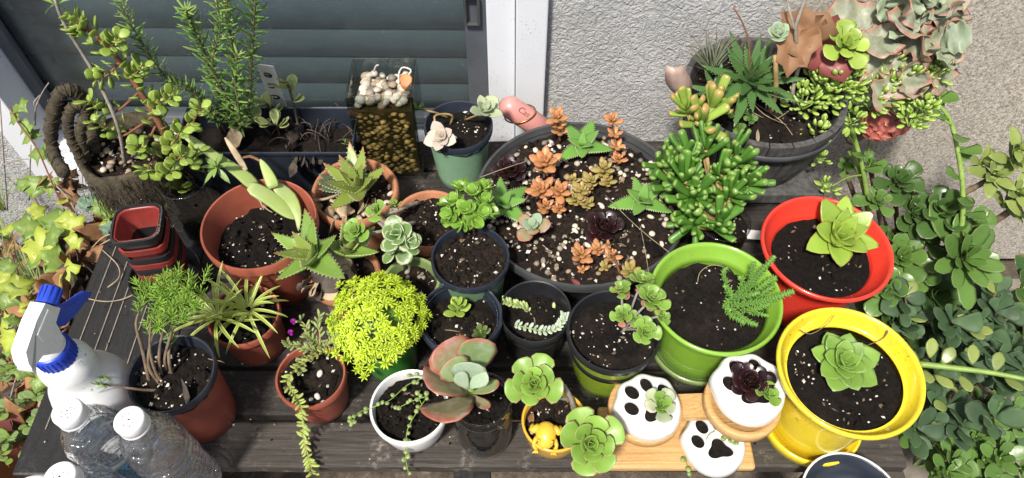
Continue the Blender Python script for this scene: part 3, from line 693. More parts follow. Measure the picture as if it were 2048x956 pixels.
b = MB(); b.tube(poly([at(1055, 622, .066), at(1068, 635, .066), at(1070, 650, .066)], 6), .0009, 5); b.tube(poly([at(1085, 578, .068), at(1105, 592, .07), at(1112, 602, .066)], 6), .0005, 4); b.build('root', 'root_fibre', T)

# ---- navy pot with two sprouts
c = (-.063, .455); T = potted('navy blue plastic pot with two small glossy green sprouts', c)
plastic_pot(T, c, .0515, .105, .039, 'navy_plastic', lip=.0035, soil=.083, rimh=.014); soil_disc(T, c, .048, .082); grit(T, c, .045, .0825, 110)
b = MB(); b.lathe([(.0455, .098), (.0468, .0975), (.0463, .1005), (.0452, .1)], 48, V((*c, 0))); b.build('inner_ridge', 'navy_plastic', T)
spm = leafmesh('oval', 'sprout')
def jade_sprout(p, h, sz, me, pairs=4, lean=(0, 0, 1)):
    lean = V(lean).normalized(); top = V(p) + lean * h; b = MB(); b.tube([p, (V(p) + top) / 2, top], [.0022, .0018, .0012], 6); st = b.build('stem', 'green_stem', T)
    for i in range(pairs):
        q = V(p) + lean * h * (.25 + .8 * i / pairs); a0 = PI / 2 * i + .4
        for sg in (0, PI):
            h_ = V((math.cos(a0 + sg), math.sin(a0 + sg), 0)); el = R(20 + 50 * i / pairs)
            leaf(st, me, q, h_ * math.cos(el) + lean * math.sin(el), lean * math.cos(el) - h_ * math.sin(el), sz * (1.05 - .35 * i / pairs) * rnd.uniform(.85, 1.1), .72)
jade_sprout(at(915, 632, .082), .026, .019, spm, 5, (.05, .1, 1)); jade_sprout(at(962, 672, .082), .014, .014, leafmesh('oval', 'sprout_dark'), 4)
b = MB(); b.tube(poly([at(890, 660, .084), at(905, 661, .084), at(920, 664, .084)], 6), .0005, 4); b.build('root', 'root_fibre', T)

# ---- pale green pot with round little jade tree
c = (-.053, .533); T = potted('pale green nursery pot with black rim holding a tiny round-topped jade tree', c)
plastic_pot(T, c, .0502, .12, .037, 'pale_green_plastic', 'navy_plastic', soil=.108); soil_disc(T, c, .0468, .107, 'soil_brown', .006); grit(T, c, .045, .108, 160, weights=(.35, .25, .4))
p0, p1 = at(948, 472, .107), at(944, 425, .140); b = MB(); b.tube([p0, (p0 + p1) / 2, p1], [.0022, .002, .002], 7); b.build('trunk', 'brown_stem', T)
jt = leafmesh('oval', 'jade_tree')
for x, y, z in [(915, 405, .15), (945, 390, .158), (905, 430, .142), (935, 420, .152), (965, 405, .15), (975, 425, .142), (950, 440, .142), (925, 380, .15), (965, 380, .15), (900, 410, .14), (925, 445, .136), (960, 425, .147)]:
    p = at(x, y, z); k = core(T, 'shoot', p, .003, 'green_stem'); o_ = (p - p1).normalized() + V((0, 0, .6))
    for i in range(9):
        a = R(137.5) * i; h_ = V((math.cos(a), math.sin(a), 0)); d = (h_ * (1.0 if i < 6 else .5) + o_ * .55).normalized(); leaf(k, jt, p, d, o_, rnd.uniform(.014, .019), .95)
for k in range(5): leaf(T, jt, at(890 + k * 4, 448 - (k % 2) * 8, .125), jit(1) + V((0, -.4, .3)), UP, .011)

# ---- clay bowl with toothed aloe
c = (-.219, .66); T = potted('orange clay bowl with toothed aloe above dry brown leaves', c, name='potted_aloe')
clay_pot(T, c, .0611, .10, .046, soil=.084); soil_disc(T, c, .0555, .082, 'soil_brown', .005); grit(T, c, .053, .083, 120, weights=(.3, .4, .3))
al = leafmesh('aloe', 'aloe_pot', 9); alg = leafmesh('aloe', 'aloe_grey', 9)
p = at(717, 385, .100)
rosette(T, p, V((-.05, -.1, 1)), .070, 15, al, 30, 78, .62, .78, start=1.0)
for dx, dy, L in ((-1, .35, .05), (-1, .05, .05), (-.9, .7, .045), (-1, -.25, .045)): leaf(T, alg, p + V((-.012, .01, -.006)), V((dx, dy, .25)), UP, L, 1.0)
dl = leafmesh('lance', 'dry_leaf_pale', twist=1.2)
for i in range(14):
    a = rnd.uniform(0, 6.28); leaf(T, dl, at(712 + rnd.uniform(-35, 45), 410 + rnd.uniform(-18, 28), .086 + rnd.uniform(0, .008)), V((math.cos(a), math.sin(a), rnd.uniform(-.1, .3))), V((0, 0, 1)) + jit(.8), rnd.uniform(.02, .034), 1.1, 'dry_leaf')
b = MB(); b.tube(poly([at(622, 402, .10), at(650, 398, .098), at(680, 388, .095)], 8), [.003, .0026, .0022, .002, .002, .002, .0018, .0015], 6); b.tube([at(660, 400, .098), at(675, 407, .094), at(692, 402, .092)], [.0025, .002, .0015], 6); b.build('dead_stalk', 'dry_leaf_pale', T)
for x, y, sz, m in ((681, 421, .0055, 'pebble_white'), (773, 406, .006, 'pebble_white'), (781, 387, .005, 'pebble_white'), (640, 413, .005, 'pebble_grey'), (673, 436, .0055, 'pebble_grey'), (690, 440, .006, 'pebble_tan'), (727, 428, .0045, 'pebble_white'), (778, 373, .004, 'pebble_white'), (660, 425, .011, 'pebble_tan'), (650, 434, .007, 'pebble_tan')): pebble(T, at(x, y, .085), sz, m)

# ---- clay pot with agave on a stump of dry leaves
c = (-.222, .54); T = potted('clay pot with two toothed agave heads over a stump of dead papery leaves', c, name='potted_agave')
clay_pot(T, c, .048, .072, .035, soil=.06, rimh=.016); soil_disc(T, c, .043, .06, 'soil_brown'); grit(T, c, .04, .061, 50)
ag = leafmesh('aloe', 'aloe', 9); agp = leafmesh('aloe', 'aloe_pot', 9)
st0, st1 = at(662, 575, .062), at(632, 520, .115); b = MB(); b.tube([st0, (st0 + st1) / 2 + V((0, 0, .006)), st1], [.017, .016, .010], 9); b.build('stump', 'dry_dark', T)
rosette(T, at(630, 518, .115), V((-.30, -.05, 1)), .070, 12, [ag, ag, agp], 6, 72, .6, .85, start=2.4)
rosette(T, at(694, 508, .105), V((.35, .2, 1)), .050, 8, [ag, agp], 20, 70, .6, 1.0, start=.3)
dd = leafmesh('wide', 'dry_dark', twist=1.5); dp = leafmesh('wide', 'dry_leaf_pale', twist=1.0)
for i in range(22):
    t = rnd.random(); q = st0.lerp(st1, t * .8); a = rnd.uniform(0, 6.28); leaf(T, dp if i % 3 == 0 else dd, q + V((math.cos(a), math.sin(a), .3)) * .010, V((math.cos(a), math.sin(a) - .3, -.5)), V((math.cos(a), math.sin(a), .6)), rnd.uniform(.022, .036), 1.0, 'dry_leaf')

# ---- small clay pot with crossing variegated jade branches
c = (-.112, .617); T = potted('small clay pot of bare soil with grey branches tipped by variegated rosettes', c)
clay_pot(T, c, .0525, .09, .038, soil=.08); soil_disc(T, c, .047, .079, 'soil_brown', .006); grit(T, c, .045, .08, 120, weights=(.25, .35, .4))
vr = leafmesh('oval', 'variegated'); vs_ = leafmesh('spoon', 'aeonium_small')
br = [[at(838, 405, .085), at(815, 412, .105), at(795, 422, .115), at(770, 428, .12)], [at(795, 420, .115), at(780, 412, .122)], [at(830, 445, .082), at(805, 452, .10), at(775, 460, .12), at(740, 467, .13)], [at(775, 460, .12), at(762, 448, .125), at(752, 440, .13)], [at(775, 462, .12), at(790, 470, .13)]]
for q in br:
    b = MB(); b.tube(poly(q, 9), [.0032 - .0012 * i / 8 for i in range(9)], 7); b.build('branch', 'grey_bark', T)
for x, y, z, r_, n in ((754, 422, .132, .017, 8), (714, 464, .138, .021, 12)): rosette(T, at(x, y, z), V((-.2, -.3, 1)), r_, n, vs_, 12, 70, .45, 1.1, name='shoot')
rosette(T, at(795, 472, .14), V((-.1, -.4, 1)), .030, 11, vr, 10, 72, .5, 1.1, name='shoot'); rosette(T, at(820, 490, .135), V((.5, -.3, 1)), .022, 7, vr, 25, 75, .6, 1.1, name='shoot'); rosette(T, at(790, 412, .125), V((0, .4, 1)), .013, 6, vs_, 15, 70, .5, 1.0, name='shoot')

# ---- sage ceramic pot between
c = (-.131, .522); T = potted('small sage green ceramic pot of soil with drooping variegated leaves', c)
plastic_pot(T, c, .0385, .08, .03, 'sage_glaze', soil=.066, lip=.005); soil_disc(T, c, .0335, .064, 'soil_brown'); grit(T, c, .032, .065, 40)
for i in range(7): a = rnd.uniform(0, 6.28); pebble(T, V((*c, .067)) + V((math.cos(a), math.sin(a), 0)) * rnd.uniform(.015, .03), rnd.uniform(.003, .0045), 'pebble_grey')
rosette(T, at(790, 500, .105), V((-.5, -.2, 1)), .026, 7, vr, -20, 50, .6, 1.0, name='shoot')
b = MB(); b.tube([at(812, 540, .064), at(802, 520, .09), at(790, 502, .105)], [.002, .0018, .0016], 6); b.build('stem', 'grey_bark', T)
# ---- big black bowl, a mixed planting
c = (.095, .653); KZ = .074
T = potted('wide black bowl planted with orange sedums, green star aloes and scattered gravel', c, name='planted_bowl')
plastic_pot(T, c, .1484, .09, .115, 'black_plastic', 'grey_plastic', .005, soil=.075, rimh=.014, name='bowl')
soil_disc(T, c, .143, KZ - .001, 'soil_brown', .006, n=60, rings=22); grit(T, c, .139, KZ + .001, 620, weights=(.25, .45, .3), size=(.0008, .003))
n = 0
while n < 230:
    a = rnd.uniform(0, 6.283); q = .136 * math.sqrt(rnd.random()); p = V((c[0] + q * math.cos(a), c[1] + q * math.sin(a), KZ + .002))
    dens = .35 + .65 * (noise.noise(p * 22) > -.05)
    if p.x > .12 and p.y < .62: dens *= .6
    if q < .07: dens *= .45
    if rnd.random() > dens: continue
    pebble(T, p, rnd.uniform(.0026, .0058), rnd.choice(('pebble_white', 'pebble_white', 'pebble_tan', 'pebble_grey'))); n += 1
star = leafmesh('star', 'aloe_star', 11)
rosette(T, at(1164, 296, .088), V((0, -.1, 1)), .052, 9, star, 4, 60, .45, 1.1, start=.45)
rosette(T, at(1284, 405, .088), V((0, -.1, 1)), .050, 10, star, 2, 60, .45, 1.1, start=.2)
rosette(T, at(1003, 412, .090), V((.25, -.2, 1)), .052, 9, star, 4, 60, .5, 1.1, start=.0)
nu = leafmesh('bean', 'nussbaumer'); ng = leafmesh('bean', 'nussbaumer_green')
def nuss(x, y, z, r_, n, me, foot=None, lean=(0, 0, 1), tiers=1):
    p = at(x, y, z); f = at(*foot) if foot else V((p.x, p.y, KZ)); b = MB(); cv = bez(f, (f + p) / 2 + jit(.003), p, 8); b.tube(cv, [.002, .0019, .0018, .0018, .0017, .0016, .0015, .0013], 6)
    st = b.build('stem', 'brown_stem', T)
    rosette(st, p, V(lean), r_, n, me, 12, 72, .45, 1.0, name='rosette', rise=.3)
    for i in range(tiers):
        q = cv[5 - 2 * i]
        for k in range(5):
            a = 1.256 * k + i; leaf(st, me, q, V((math.cos(a), math.sin(a), .45)), UP, r_ * .75)
nuss(1113, 238, .128, .021, 11, nu, (1120, 285, KZ), (0, -.2, 1), 2); nuss(1224, 245, .125, .019, 10, nu, (1240, 330, KZ), (-.2, .1, 1), 3); nuss(1237, 320, .085, .014, 8, nu)
nuss(1090, 328, .105, .027, 13, nu, None, (0, -.2, 1)); nuss(1082, 382, .098, .024, 13, nu, None, (-.1, -.2, 1)); nuss(1118, 385, .098, .022, 12, nu, None, (.1, -.2, 1)); nuss(1090, 415, .086, .018, 9, nu, None); nuss(1118, 420, .084, .015, 8, nu)
nuss(1208, 340, .10, .020, 10, ng); nuss(1180, 365, .098, .018, 10, ng); nuss(1162, 385, .094, .020, 11, ng); nuss(1150, 400, .088, .017, 8, ng); nuss(1215, 365, .084, .016, 8, ng); nuss(1145, 362, .084, .014, 9, ng); nuss(1175, 410, .082, .015, 8, ng)
nuss(1160, 512, .09, .020, 11, nu); nuss(1195, 500, .088, .015, 8, nu); nuss(1165, 540, .08, .010, 6, nu); nuss(1215, 490, .112, .008, 5, nu, (1240, 548, KZ)); nuss(1222, 515, .086, .017, 7, nu); nuss(1260, 545, .09, .021, 9, ng); nuss(1210, 535, .08, .013, 7, ng)
blk = leafmesh('spoon', 'black_rose')
rosette(T, at(1020, 345, .085), V((0, -.1, 1)), .029, 17, blk, 5, 70, .4, .9, mat='black_plastic'); rosette(T, at(1208, 458, .085), V((0, -.1, 1)), .030, 18, blk, 5, 70, .4, .9, mat='black_plastic')
gr_ = leafmesh('oval', 'paddle_blue'); gr2 = leafmesh('oval', 'paddle_red')
rosette(T, at(1066, 455, .094), V((-.1, -.2, 1)), .029, 8, [gr2, gr_], 12, 60, .5, 1.0)
leaf(T, leafmesh('bean', 'crimson'), at(1143, 558, KZ + .002), V((.6, -.6, .1)), UP, .015, name='fallen_leaf')
for q in ([(1210, 390, .09), (1260, 440, .1), (1300, 475, .1), (1345, 510, .092)], [(1280, 450, .085), (1290, 500, .1), (1298, 548, .09)], [(960, 355, .1), (1000, 340, .11), (1060, 320, .1)], [(1085, 490, .08), (1105, 505, .078)]):
    b = MB(); b.tube(poly([at(*p) for p in q], 12), .0005, 4); b.build('dry_stalk', 'root_fibre', T)

# ---- large terracotta plastic pot with a cut agave offshoot
c = (-.329, .583); T = potted('large terracotta plastic pot of dark soil with cut pale thick leaves lying in it', c)
plastic_pot(T, c, .075, .125, .056, 'terracotta_plastic', 'terracotta_rim', soil=.085, rimh=.016); soil_disc(T, c, .067, .083, amp=.006, slope=(.03, -.05)); grit(T, c, .063, .086, 170, weights=(.35, .25, .4))
ac = leafmesh('dagger', 'agave_cut', bend=0); ac2 = leafmesh('aloe', 'agave_cut', bend=-.1)
def thick_leaf(pts, w0, mat, prof, flat=.24, name='leaf'):
    w0 *= .66; n = len(prof); cv = poly([at(*p) for p in pts], n); b = MB(); vs, fs, cs = [], [], []
    for i, p in enumerate(cv):
        t = (cv[min(i + 1, n - 1)] - cv[max(0, i - 1)]).normalized(); sd_ = t.cross(UP).normalized(); nn = sd_.cross(t)
        for k in range(8):
            a = PI / 4 * k; vs.append(p + sd_ * w0 * prof[i] * math.cos(a) + nn * w0 * prof[i] * flat * math.sin(a) * (.5 if math.sin(a) > 0 else 1)); cs.append((i / (n - 1), abs(math.cos(a)), 0, 1))
    for i in range(n - 1):
        for k in range(8): fs.append((i * 8 + k, i * 8 + (k + 1) % 8, i * 8 + 8 + (k + 1) % 8, i * 8 + 8 + k))
    fs += [tuple(range(7, -1, -1)), tuple(range(n * 8 - 8, n * 8))]; b.add(vs, fs, cs); return b.build(name, mat, T)
thick_leaf([(372, 272, .19), (430, 312, .165), (480, 345, .145), (510, 372, .13)], .0125, 'agave_cut', [.55, .75, .8, .85, .9, .95, 1.05, 1.15, 1.2, 1.1, .9])
thick_leaf([(498, 372, .135), (540, 395, .12), (575, 425, .105), (592, 438, .10)], .0165, 'agave_cut', [.6, 1, 1.1, 1.1, 1.05, 1, .85, .7, .5, .3, .1])
thick_leaf([(520, 318, .16), (535, 345, .15), (548, 375, .14)], .0105, 'agave_cut', [.1, .5, .8, 1.0, 1.15, 1.2, 1.0])
thick_leaf([(552, 372, .135), (580, 395, .12), (595, 430, .105), (597, 462, .092)], .0125, 'agave_cut', [.9, 1.15, 1.2, 1.15, 1.05, .9, .7, .5, .3, .08])
thick_leaf([(450, 275, .17), (470, 305, .16), (492, 340, .15)], .006, 'dry_leaf_pale', [.3, .7, 1, 1.1, 1, .7], .3, 'dry_leaf')
thick_leaf([(478, 318, .155), (500, 312, .155), (520, 322, .158)], .004, 'dry_leaf', [.4, .8, 1, .8, .6], .3, 'dry_leaf')
nd = leafmesh('lance', 'rosemary_tip')
rosette(T, at(434, 335, .165), V((-.2, -.2, 1)), .028, 11, nd, -30, 60, .6, .8, name='shoot')
for q in ([(515, 395, .1), (530, 415, .092), (545, 425, .09)], [(520, 400, .1), (528, 420, .09)]):
    b = MB(); b.tube(poly([at(*p) for p in q], 7), [.0018, .0016, .0014, .0012, .001, .0008, .0005], 5); b.build('root', 'root_fibre', T)

# ---- dark-rimmed terracotta pot with bare stems and bright tufts
c = (-.387, .371); T = potted('terracotta pot with dark rim, bare twisted stems carrying bright green needle tufts', c)
plastic_pot(T, c, .0493, .122, .038, 'terracotta_plastic', 'navy_plastic', soil=.106); soil_disc(T, c, .0462, .105); grit(T, c, .045, .106, 150, weights=(.5, .2, .3))
sn = leafmesh('needle', 'sedum_needle', ring=5); ss = leafmesh('needle', 'sedum_shade', ring=5)
def tuft(T, p0, p1, L, n, me, taper=True):
    b = MB(); p0, p1 = V(p0), V(p1); b.tube([p0, p1], [.0011, .0006], 4); st = b.build('sprig', 'green_stem', T); ax = (p1 - p0).normalized(); u = ax.orthogonal().normalized(); w_ = ax.cross(u)
    for i in range(n):
        t = i / n; a = R(137.5) * i; h = u * math.cos(a) + w_ * math.sin(a); leaf(st, me, p0.lerp(p1, t), h * .9 + ax * (.45 + .9 * t), ax, L * rnd.uniform(.8, 1.1) * (1 - .3 * t), 1.0)
bare = [[(330, 770, .098), (312, 745, .12), (300, 700, .15), (302, 640, .18)], [(325, 760, .098), (318, 720, .13), (322, 680, .15), (335, 630, .175)], [(335, 745, .098), (330, 715, .13), (345, 660, .16), (365, 610, .18)], [(300, 770, .098), (285, 700, .14), (272, 650, .165), (280, 620, .17)], [(345, 752, .098), (338, 720, .13), (340, 690, .14), (352, 670, .15)], [(328, 775, .098), (300, 740, .12), (298, 700, .14), (310, 660, .16)]]
for q in bare:
    b = MB(); b.tube(poly([at(*p) for p in q], 14), [.0024 - .0013 * i / 13 for i in range(14)], 6); b.build('stem', 'bark', T)
for i in range(80):
    x, y = rnd.gauss(345, 36), rnd.gauss(605, 26); x = min(max(x, 285), 405); y = min(max(y, 555), 655)
    p0 = at(x, y, .172 + rnd.uniform(-.012, .01)); tuft(T, p0, p0 + V((rnd.uniform(-.012, .012), rnd.uniform(-.008, .014), rnd.uniform(.006, .014))), .0125, 15, sn)
for x, y, z in ((342, 690, .14), (300, 670, .15), (278, 625, .17), (348, 682, .138)): tuft(T, at(x, y, z), at(x, y, z) + V((0, .004, .012)), .009, 13, sn)
b = MB(); b.tube(poly([at(338, 780, .1), at(290, 780, .115), at(250, 775, .125), at(215, 770, .13), at(180, 762, .135)], 16), [.0020 - .0012 * i / 15 for i in range(16)], 6); b.build('stem', 'bark', T)
for i in range(9):
    t = i / 8; p = at(222 - 68 * t, 765 - 18 * t + (12 if i % 2 else -6), .135); tuft(T, p, p + V((-.014, rnd.uniform(-.008, .010), .006)), .011, 13, ss)
leaf(T, leafmesh('round', 'dry_dark', twist=2), at(362, 790, .1), V((.5, -.4, .3)), UP, .024, 1, 'dry_leaf'); pebble(T, at(405, 687, .1), .0045, 'pebble_white')
b = MB(); b.tube(poly([at(410, 715, .1), at(425, 720, .115), at(440, 722, .115), at(450, 726, .105)], 10), .0005, 4); b.build('root', 'root_fibre', T)

# ---- spider plant
c = (-.340, .474); T = potted('terracotta plastic pot with cream-striped grassy spider plant leaves', c, name='potted_spider_plant')
plastic_pot(T, c, .0455, .076, .036, 'terracotta_plastic', 'terracotta_rim', soil=.063); soil_disc(T, c, .0415, .062); grit(T, c, .04, .063, 100)
def blade(T, p, d, L, w0, droop, mat, n=8, name='leaf', curl=0):
    b = MB(); p, d = V(p), V(d).normalized(); hd = V((d.x, d.y, 0)); hd = hd.normalized() if hd.length > .01 else V((1, 0, 0)); sd_ = V((-hd.y, hd.x, 0)); vs, fs, cs = [], [], []; q = p.copy()
    dr = d.copy()
    for i in range(n + 1):
        t = i / n; wd = w0 * (.55 + .9 * t) * (1 - t ** 2.6) + .0002
        nn = sd_.cross(dr) * -1
        vs += [q - sd_ * wd, q - sd_ * wd * .45 - nn * wd * .25, q - nn * wd * .3, q + sd_ * wd * .45 - nn * wd * .25, q + sd_ * wd]; cs += [(t, 1, 0, 1), (t, .5, 0, 1), (t, 0, 0, 1), (t, .5, 0, 1), (t, 1, 0, 1)]
        dr = (dr + V((0, 0, -droop / n)) + sd_ * curl / n).normalized(); q = q + dr * L / n
    for i in range(n):
        for k in range(4): fs.append((i * 5 + k, i * 5 + k + 1, i * 5 + 6 + k, i * 5 + 5 + k))
    b.add(vs, fs, cs); return b.build(name, mat, T, origin=p)
for cx, cy, z, n, s_ in ((495, 618, .085, 24, 1), (435, 635, .085, 24, 1.0), (465, 640, .075, 12, .8)):
    p = at(cx, cy, z)
    for i in range(n):
        a = R(137.5) * i; el = R(rnd.uniform(15, 75)); blade(T, p + V((math.cos(a), math.sin(a), 0)) * .004, V((math.cos(a) * math.cos(el), math.sin(a) * math.cos(el) + .12, math.sin(el))), rnd.uniform(.042, .072) * s_, .0023, rnd.uniform(.5, 1.6), 'spider', curl=rnd.uniform(-.4, .4))

# ---- ice plant
c = (-.243, .392); T = potted('small terracotta pot with trailing jelly-bean stems and two purple flowers', c, name='potted_ice_plant')
plastic_pot(T, c, .0425, .072, .034, 'terracotta_plastic', 'terracotta_rim', soil=.062, bulge=.001); soil_disc(T, c, .0393, .061); grit(T, c, .037, .0615, 80, size=(.0008, .0024), weights=(.5, .2, .3))
ip = leafmesh('stub', 'ice_plant', ring=6); ib = leafmesh('stub', 'ice_plant_bright', ring=6)
def jelly(T, pts, n, me, L, wild=.5):
    cv = poly([at(*p) for p in pts], n); b = MB(); b.tube(cv, .0009, 5); st = b.build('stem', 'tan_stem', T)
    for i in range(n):
        t = (cv[min(i + 1, n - 1)] - cv[max(i - 1, 0)]).normalized(); u = t.cross(UP).normalized()
        for sg in (-1, 1):
            if rnd.random() < .12: continue
            leaf(st, me, cv[i], u * sg + t * .8 + UP * rnd.uniform(-.1, .9) + jit(wild), UP, L * rnd.uniform(.75, 1.15), .95)
jelly(T, [(660, 700, .065), (625, 715, .075), (590, 740, .08), (575, 765, .08), (590, 790, .08)], 18, ib, .0095)
jelly(T, [(590, 790, .08), (603, 815, .08), (606, 850, .05), (608, 880, .02), (618, 915, .012), (625, 945, .01)], 28, ib, .0098)
for q in ([(640, 700, .07), (625, 670, .085), (610, 650, .09), (600, 640, .09)], [(640, 700, .07), (640, 670, .085), (635, 645, .09), (640, 630, .09)], [(650, 705, .07), (660, 670, .085), (668, 650, .088), (660, 630, .09)], [(630, 705, .07), (600, 690, .085), (582, 690, .088), (575, 685, .09)], [(635, 705, .07), (620, 700, .08), (605, 695, .08)], [(655, 705, .066), (675, 690, .075), (680, 680, .08)], [(640, 690, .07), (655, 690, .08), (668, 672, .085)], [(620, 715, .07), (600, 725, .075), (605, 745, .075)], [(640, 690, .075), (625, 680, .085), (615, 672, .09)]):
    jelly(T, q, 11, ip, .009)
pt = leafmesh('petal', 'purple_petal', ring=5)
for x, y in ((588, 646), (583, 668)):
    p = at(x, y, .1); k = core(T, 'flower', p, .002, 'purple_petal')
    for i in range(16): a = R(22.5) * i; leaf(k, pt, p, V((math.cos(a), math.sin(a), 1.1 + .5 * (i % 2))), UP, .0065, name='petal')
for x, y, s_ in ((640, 747, .005), (578, 712, .0035), (570, 722, .003), (635, 793, .005), (622, 799, .0035), (575, 800, .003)): pebble(T, at(x, y, .063), s_, 'perlite')

# ---- golden sedum dome in a green pot
c = (-.158, .447); T = potted('green plastic pot overflowing with a bright yellow star-leaved sedum dome', c, name='potted_sedum')
plastic_pot(T, c, .044, .10, .033, 'green_plastic', 'black_plastic', soil=.09); soil_disc(T, c, .041, .09)
def star_mesh():
    b = MB(); rr = random.Random(3)
    for lvl, (n, L, el) in enumerate(((6, 1, .15), (5, .72, .75), (3, .4, 1.2))):
        for i in range(n):
            a = 2 * PI * i / n + lvl * .5; h = V((math.cos(a), math.sin(a), 0)); d = h * math.cos(el) + UP * math.sin(el); s_ = V((-math.sin(a), math.cos(a), 0)) * .17 * L ** .5; nn = UP * math.cos(el) - h * math.sin(el); z = V((0, 0, .16 * lvl))
            b.add([z, z + d * L * .45 - s_ + nn * .05, z + d * L * .5 + nn * .10, z + d * L * .45 + s_ + nn * .05, z + d * L, z + d * L * .45 - nn * .08], [(0, 1, 2), (0, 2, 3), (1, 4, 2), (2, 4, 3), (0, 5, 1), (0, 3, 5), (1, 5, 4), (3, 4, 5)], [(0, 0, 0, 1), (.5, 1, 0, 1), (.5, 0, 0, 1), (.5, 1, 0, 1), (1, 0, 0, 1), (.5, 0, 0, 1)])
    return b.mesh('sprig', 'sedum_gold', smooth=False)
sm = star_mesh(); sc_ = at(755, 640, .115)
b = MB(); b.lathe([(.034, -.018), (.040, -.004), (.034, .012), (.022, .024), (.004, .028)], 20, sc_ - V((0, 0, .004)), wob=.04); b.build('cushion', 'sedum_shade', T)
for i in range(285):
    if noise.noise(V((math.cos(R(137.508) * i) * 2, math.sin(R(137.508) * i) * 2, i * .011))) < -.32: continue
    z = 1 - 1.22 * (i + .5) / 285; a = R(137.508) * i; q = math.sqrt(max(0, 1 - z * z)); h = V((math.cos(a) * q, math.sin(a) * q, z)); rr = 1 + .24 * noise.noise(V((h.x * 2.0 + 3, h.y * 2.0, h.z * 2.0))) + .08 * noise.noise(V((h.x * 7, h.y * 7, h.z * 7)))
    p = sc_ + V((h.x * .052 * rr, h.y * .050 * rr, h.z * .040 * rr)) + jit(.004); nn = V((h.x, h.y, h.z + .5)) + jit(.3)
    ob('sprig', sm, T, p, frame(nn.orthogonal(), nn), rnd.uniform(.0072, .0105))
for x, y, z in ((728, 745, .07), (668, 705, .09), (690, 715, .085), (845, 600, .12), (820, 680, .1), (715, 730, .075)):
    for k in range(3): p = at(x, y, z) + jit(.006); ob('sprig', sm, T, p, frame(jit(1), UP + jit(.6)), .0078)

# ---- white bowl with string of pearls
c = (-.121, .354); T = potted('white enamel bowl of dark soil with thin strings of green pearls', c, name='potted_string_of_pearls')
plastic_pot(T, c, .0472, .07, .032, 'white_glaze', lip=.0035, soil=.056, bulge=.004, name='bowl'); soil_disc(T, c, .0428, .055, amp=.005); grit(T, c, .04, .056, 110, weights=(.2, .25, .55))
pm = leafmesh('pearl', 'pearl', ring=8)
def pearls(T, pts, n, sz=.006):
    cv = poly([at(*p) for p in pts], n * 3); b = MB(); b.tube(cv, .00055, 4); st = b.build('string', 'green_stem', T)
    for i in range(n):
        q = cv[min(len(cv) - 1, i * 3 + rnd.randrange(2))]; a = rnd.uniform(0, 6.3); d = V((math.cos(a), math.sin(a), .3)); leaf(st, pm, q, d, UP, sz * rnd.uniform(.8, 1.15), 1, 'pearl')
pearls(T, [(850, 755, .066), (815, 770, .07), (780, 800, .072), (745, 815, .075), (718, 825, .055), (706, 842, .03)], 13); pearls(T, [(880, 765, .068), (862, 758, .07), (838, 752, .07), (820, 752, .068)], 6)
pearls(T, [(850, 800, .066), (830, 830, .068), (815, 860, .068), (812, 890, .06), (812, 920, .025), (818, 950, .01)], 13); pearls(T, [(855, 792, .066), (830, 800, .066), (808, 810, .064), (792, 818, .062)], 6); pearls(T, [(706, 842, .03), (702, 838, .03), (700, 848, .024)], 4)
pearls(T, [(845, 812, .062), (838, 795, .064), (840, 780, .064)], 4)

# ---- glass jar with paddle plant
c = (-.034, .345); T = potted('clear glass jar with a red-edged paddle-leaved plant beside the white bowl', c, name='paddle_plant_in_jar')
b = MB(); cc = V((*c, 0)); b.lathe([(.005, .0), (.028, .0), (.033, .004), (.0345, .02), (.0345, .075), (.032, .088), (.0325, .092), (.0345, .094), (.0345, .098), (.0325, .1), (.0325, .107), (.0335, .11), (.0315, .111), (.0305, .108)], 48, cc); b.build('jar', 'jar_glass', T)
b = MB(); b.lathe([(.003, .003), (.027, .003), (.0318, .008), (.0330, .03), (.0330, .062), (.031, .066)], 36, cc); b.build('soil_body', 'soil', T); soil_disc(T, c, .0325, .066); grit(T, c, .03, .067, 40)
pd, pr, pb = leafmesh('paddle', 'paddle'), leafmesh('paddle', 'paddle_red', twist=.3), leafmesh('paddle', 'paddle_blue')
f_, h_ = at(945, 800, .07), at(938, 775, .12); b = MB(); b.tube([f_, (f_ + h_) / 2 + V((.003, 0, 0)), h_], [.0045, .0042, .004], 8); b.build('stem', 'green_stem', T)
def pl(me, base, tip, n, w_=1.0):
    p0, p1 = at(*base), at(*tip); leaf(T, me, p0, p1 - p0, V(n), (p1 - p0).length, w_)
pl(pr, (935, 760, .12), (885, 682, .155), (.3, -.7, .6), 1.0); pl(pd, (945, 755, .12), (955, 672, .165), (.2, -1, .35), .85); pl(pd, (932, 765, .13), (895, 720, .155), (.3, -.7, .7), 1.05)
pl(pb, (935, 778, .13), (940, 720, .165), (0, -.8, .6), 1.0); pl(pr, (935, 780, .12), (843, 765, .15), (.1, .3, 1), 1.0); pl(pr, (940, 790, .115), (868, 850, .14), (.2, .8, .8), 1.0)
pl(pb, (938, 775, .14), (975, 745, .155), (-.6, -.5, .6), .8); pl(pd, (945, 785, .12), (1000, 772, .135), (0, .4, 1), .65); pl(pb, (936, 778, .14), (915, 745, .158), (.3, -.7, .6), .7); pl(pr, (948, 790, .115), (975, 820, .12), (0, .7, .7), .6)

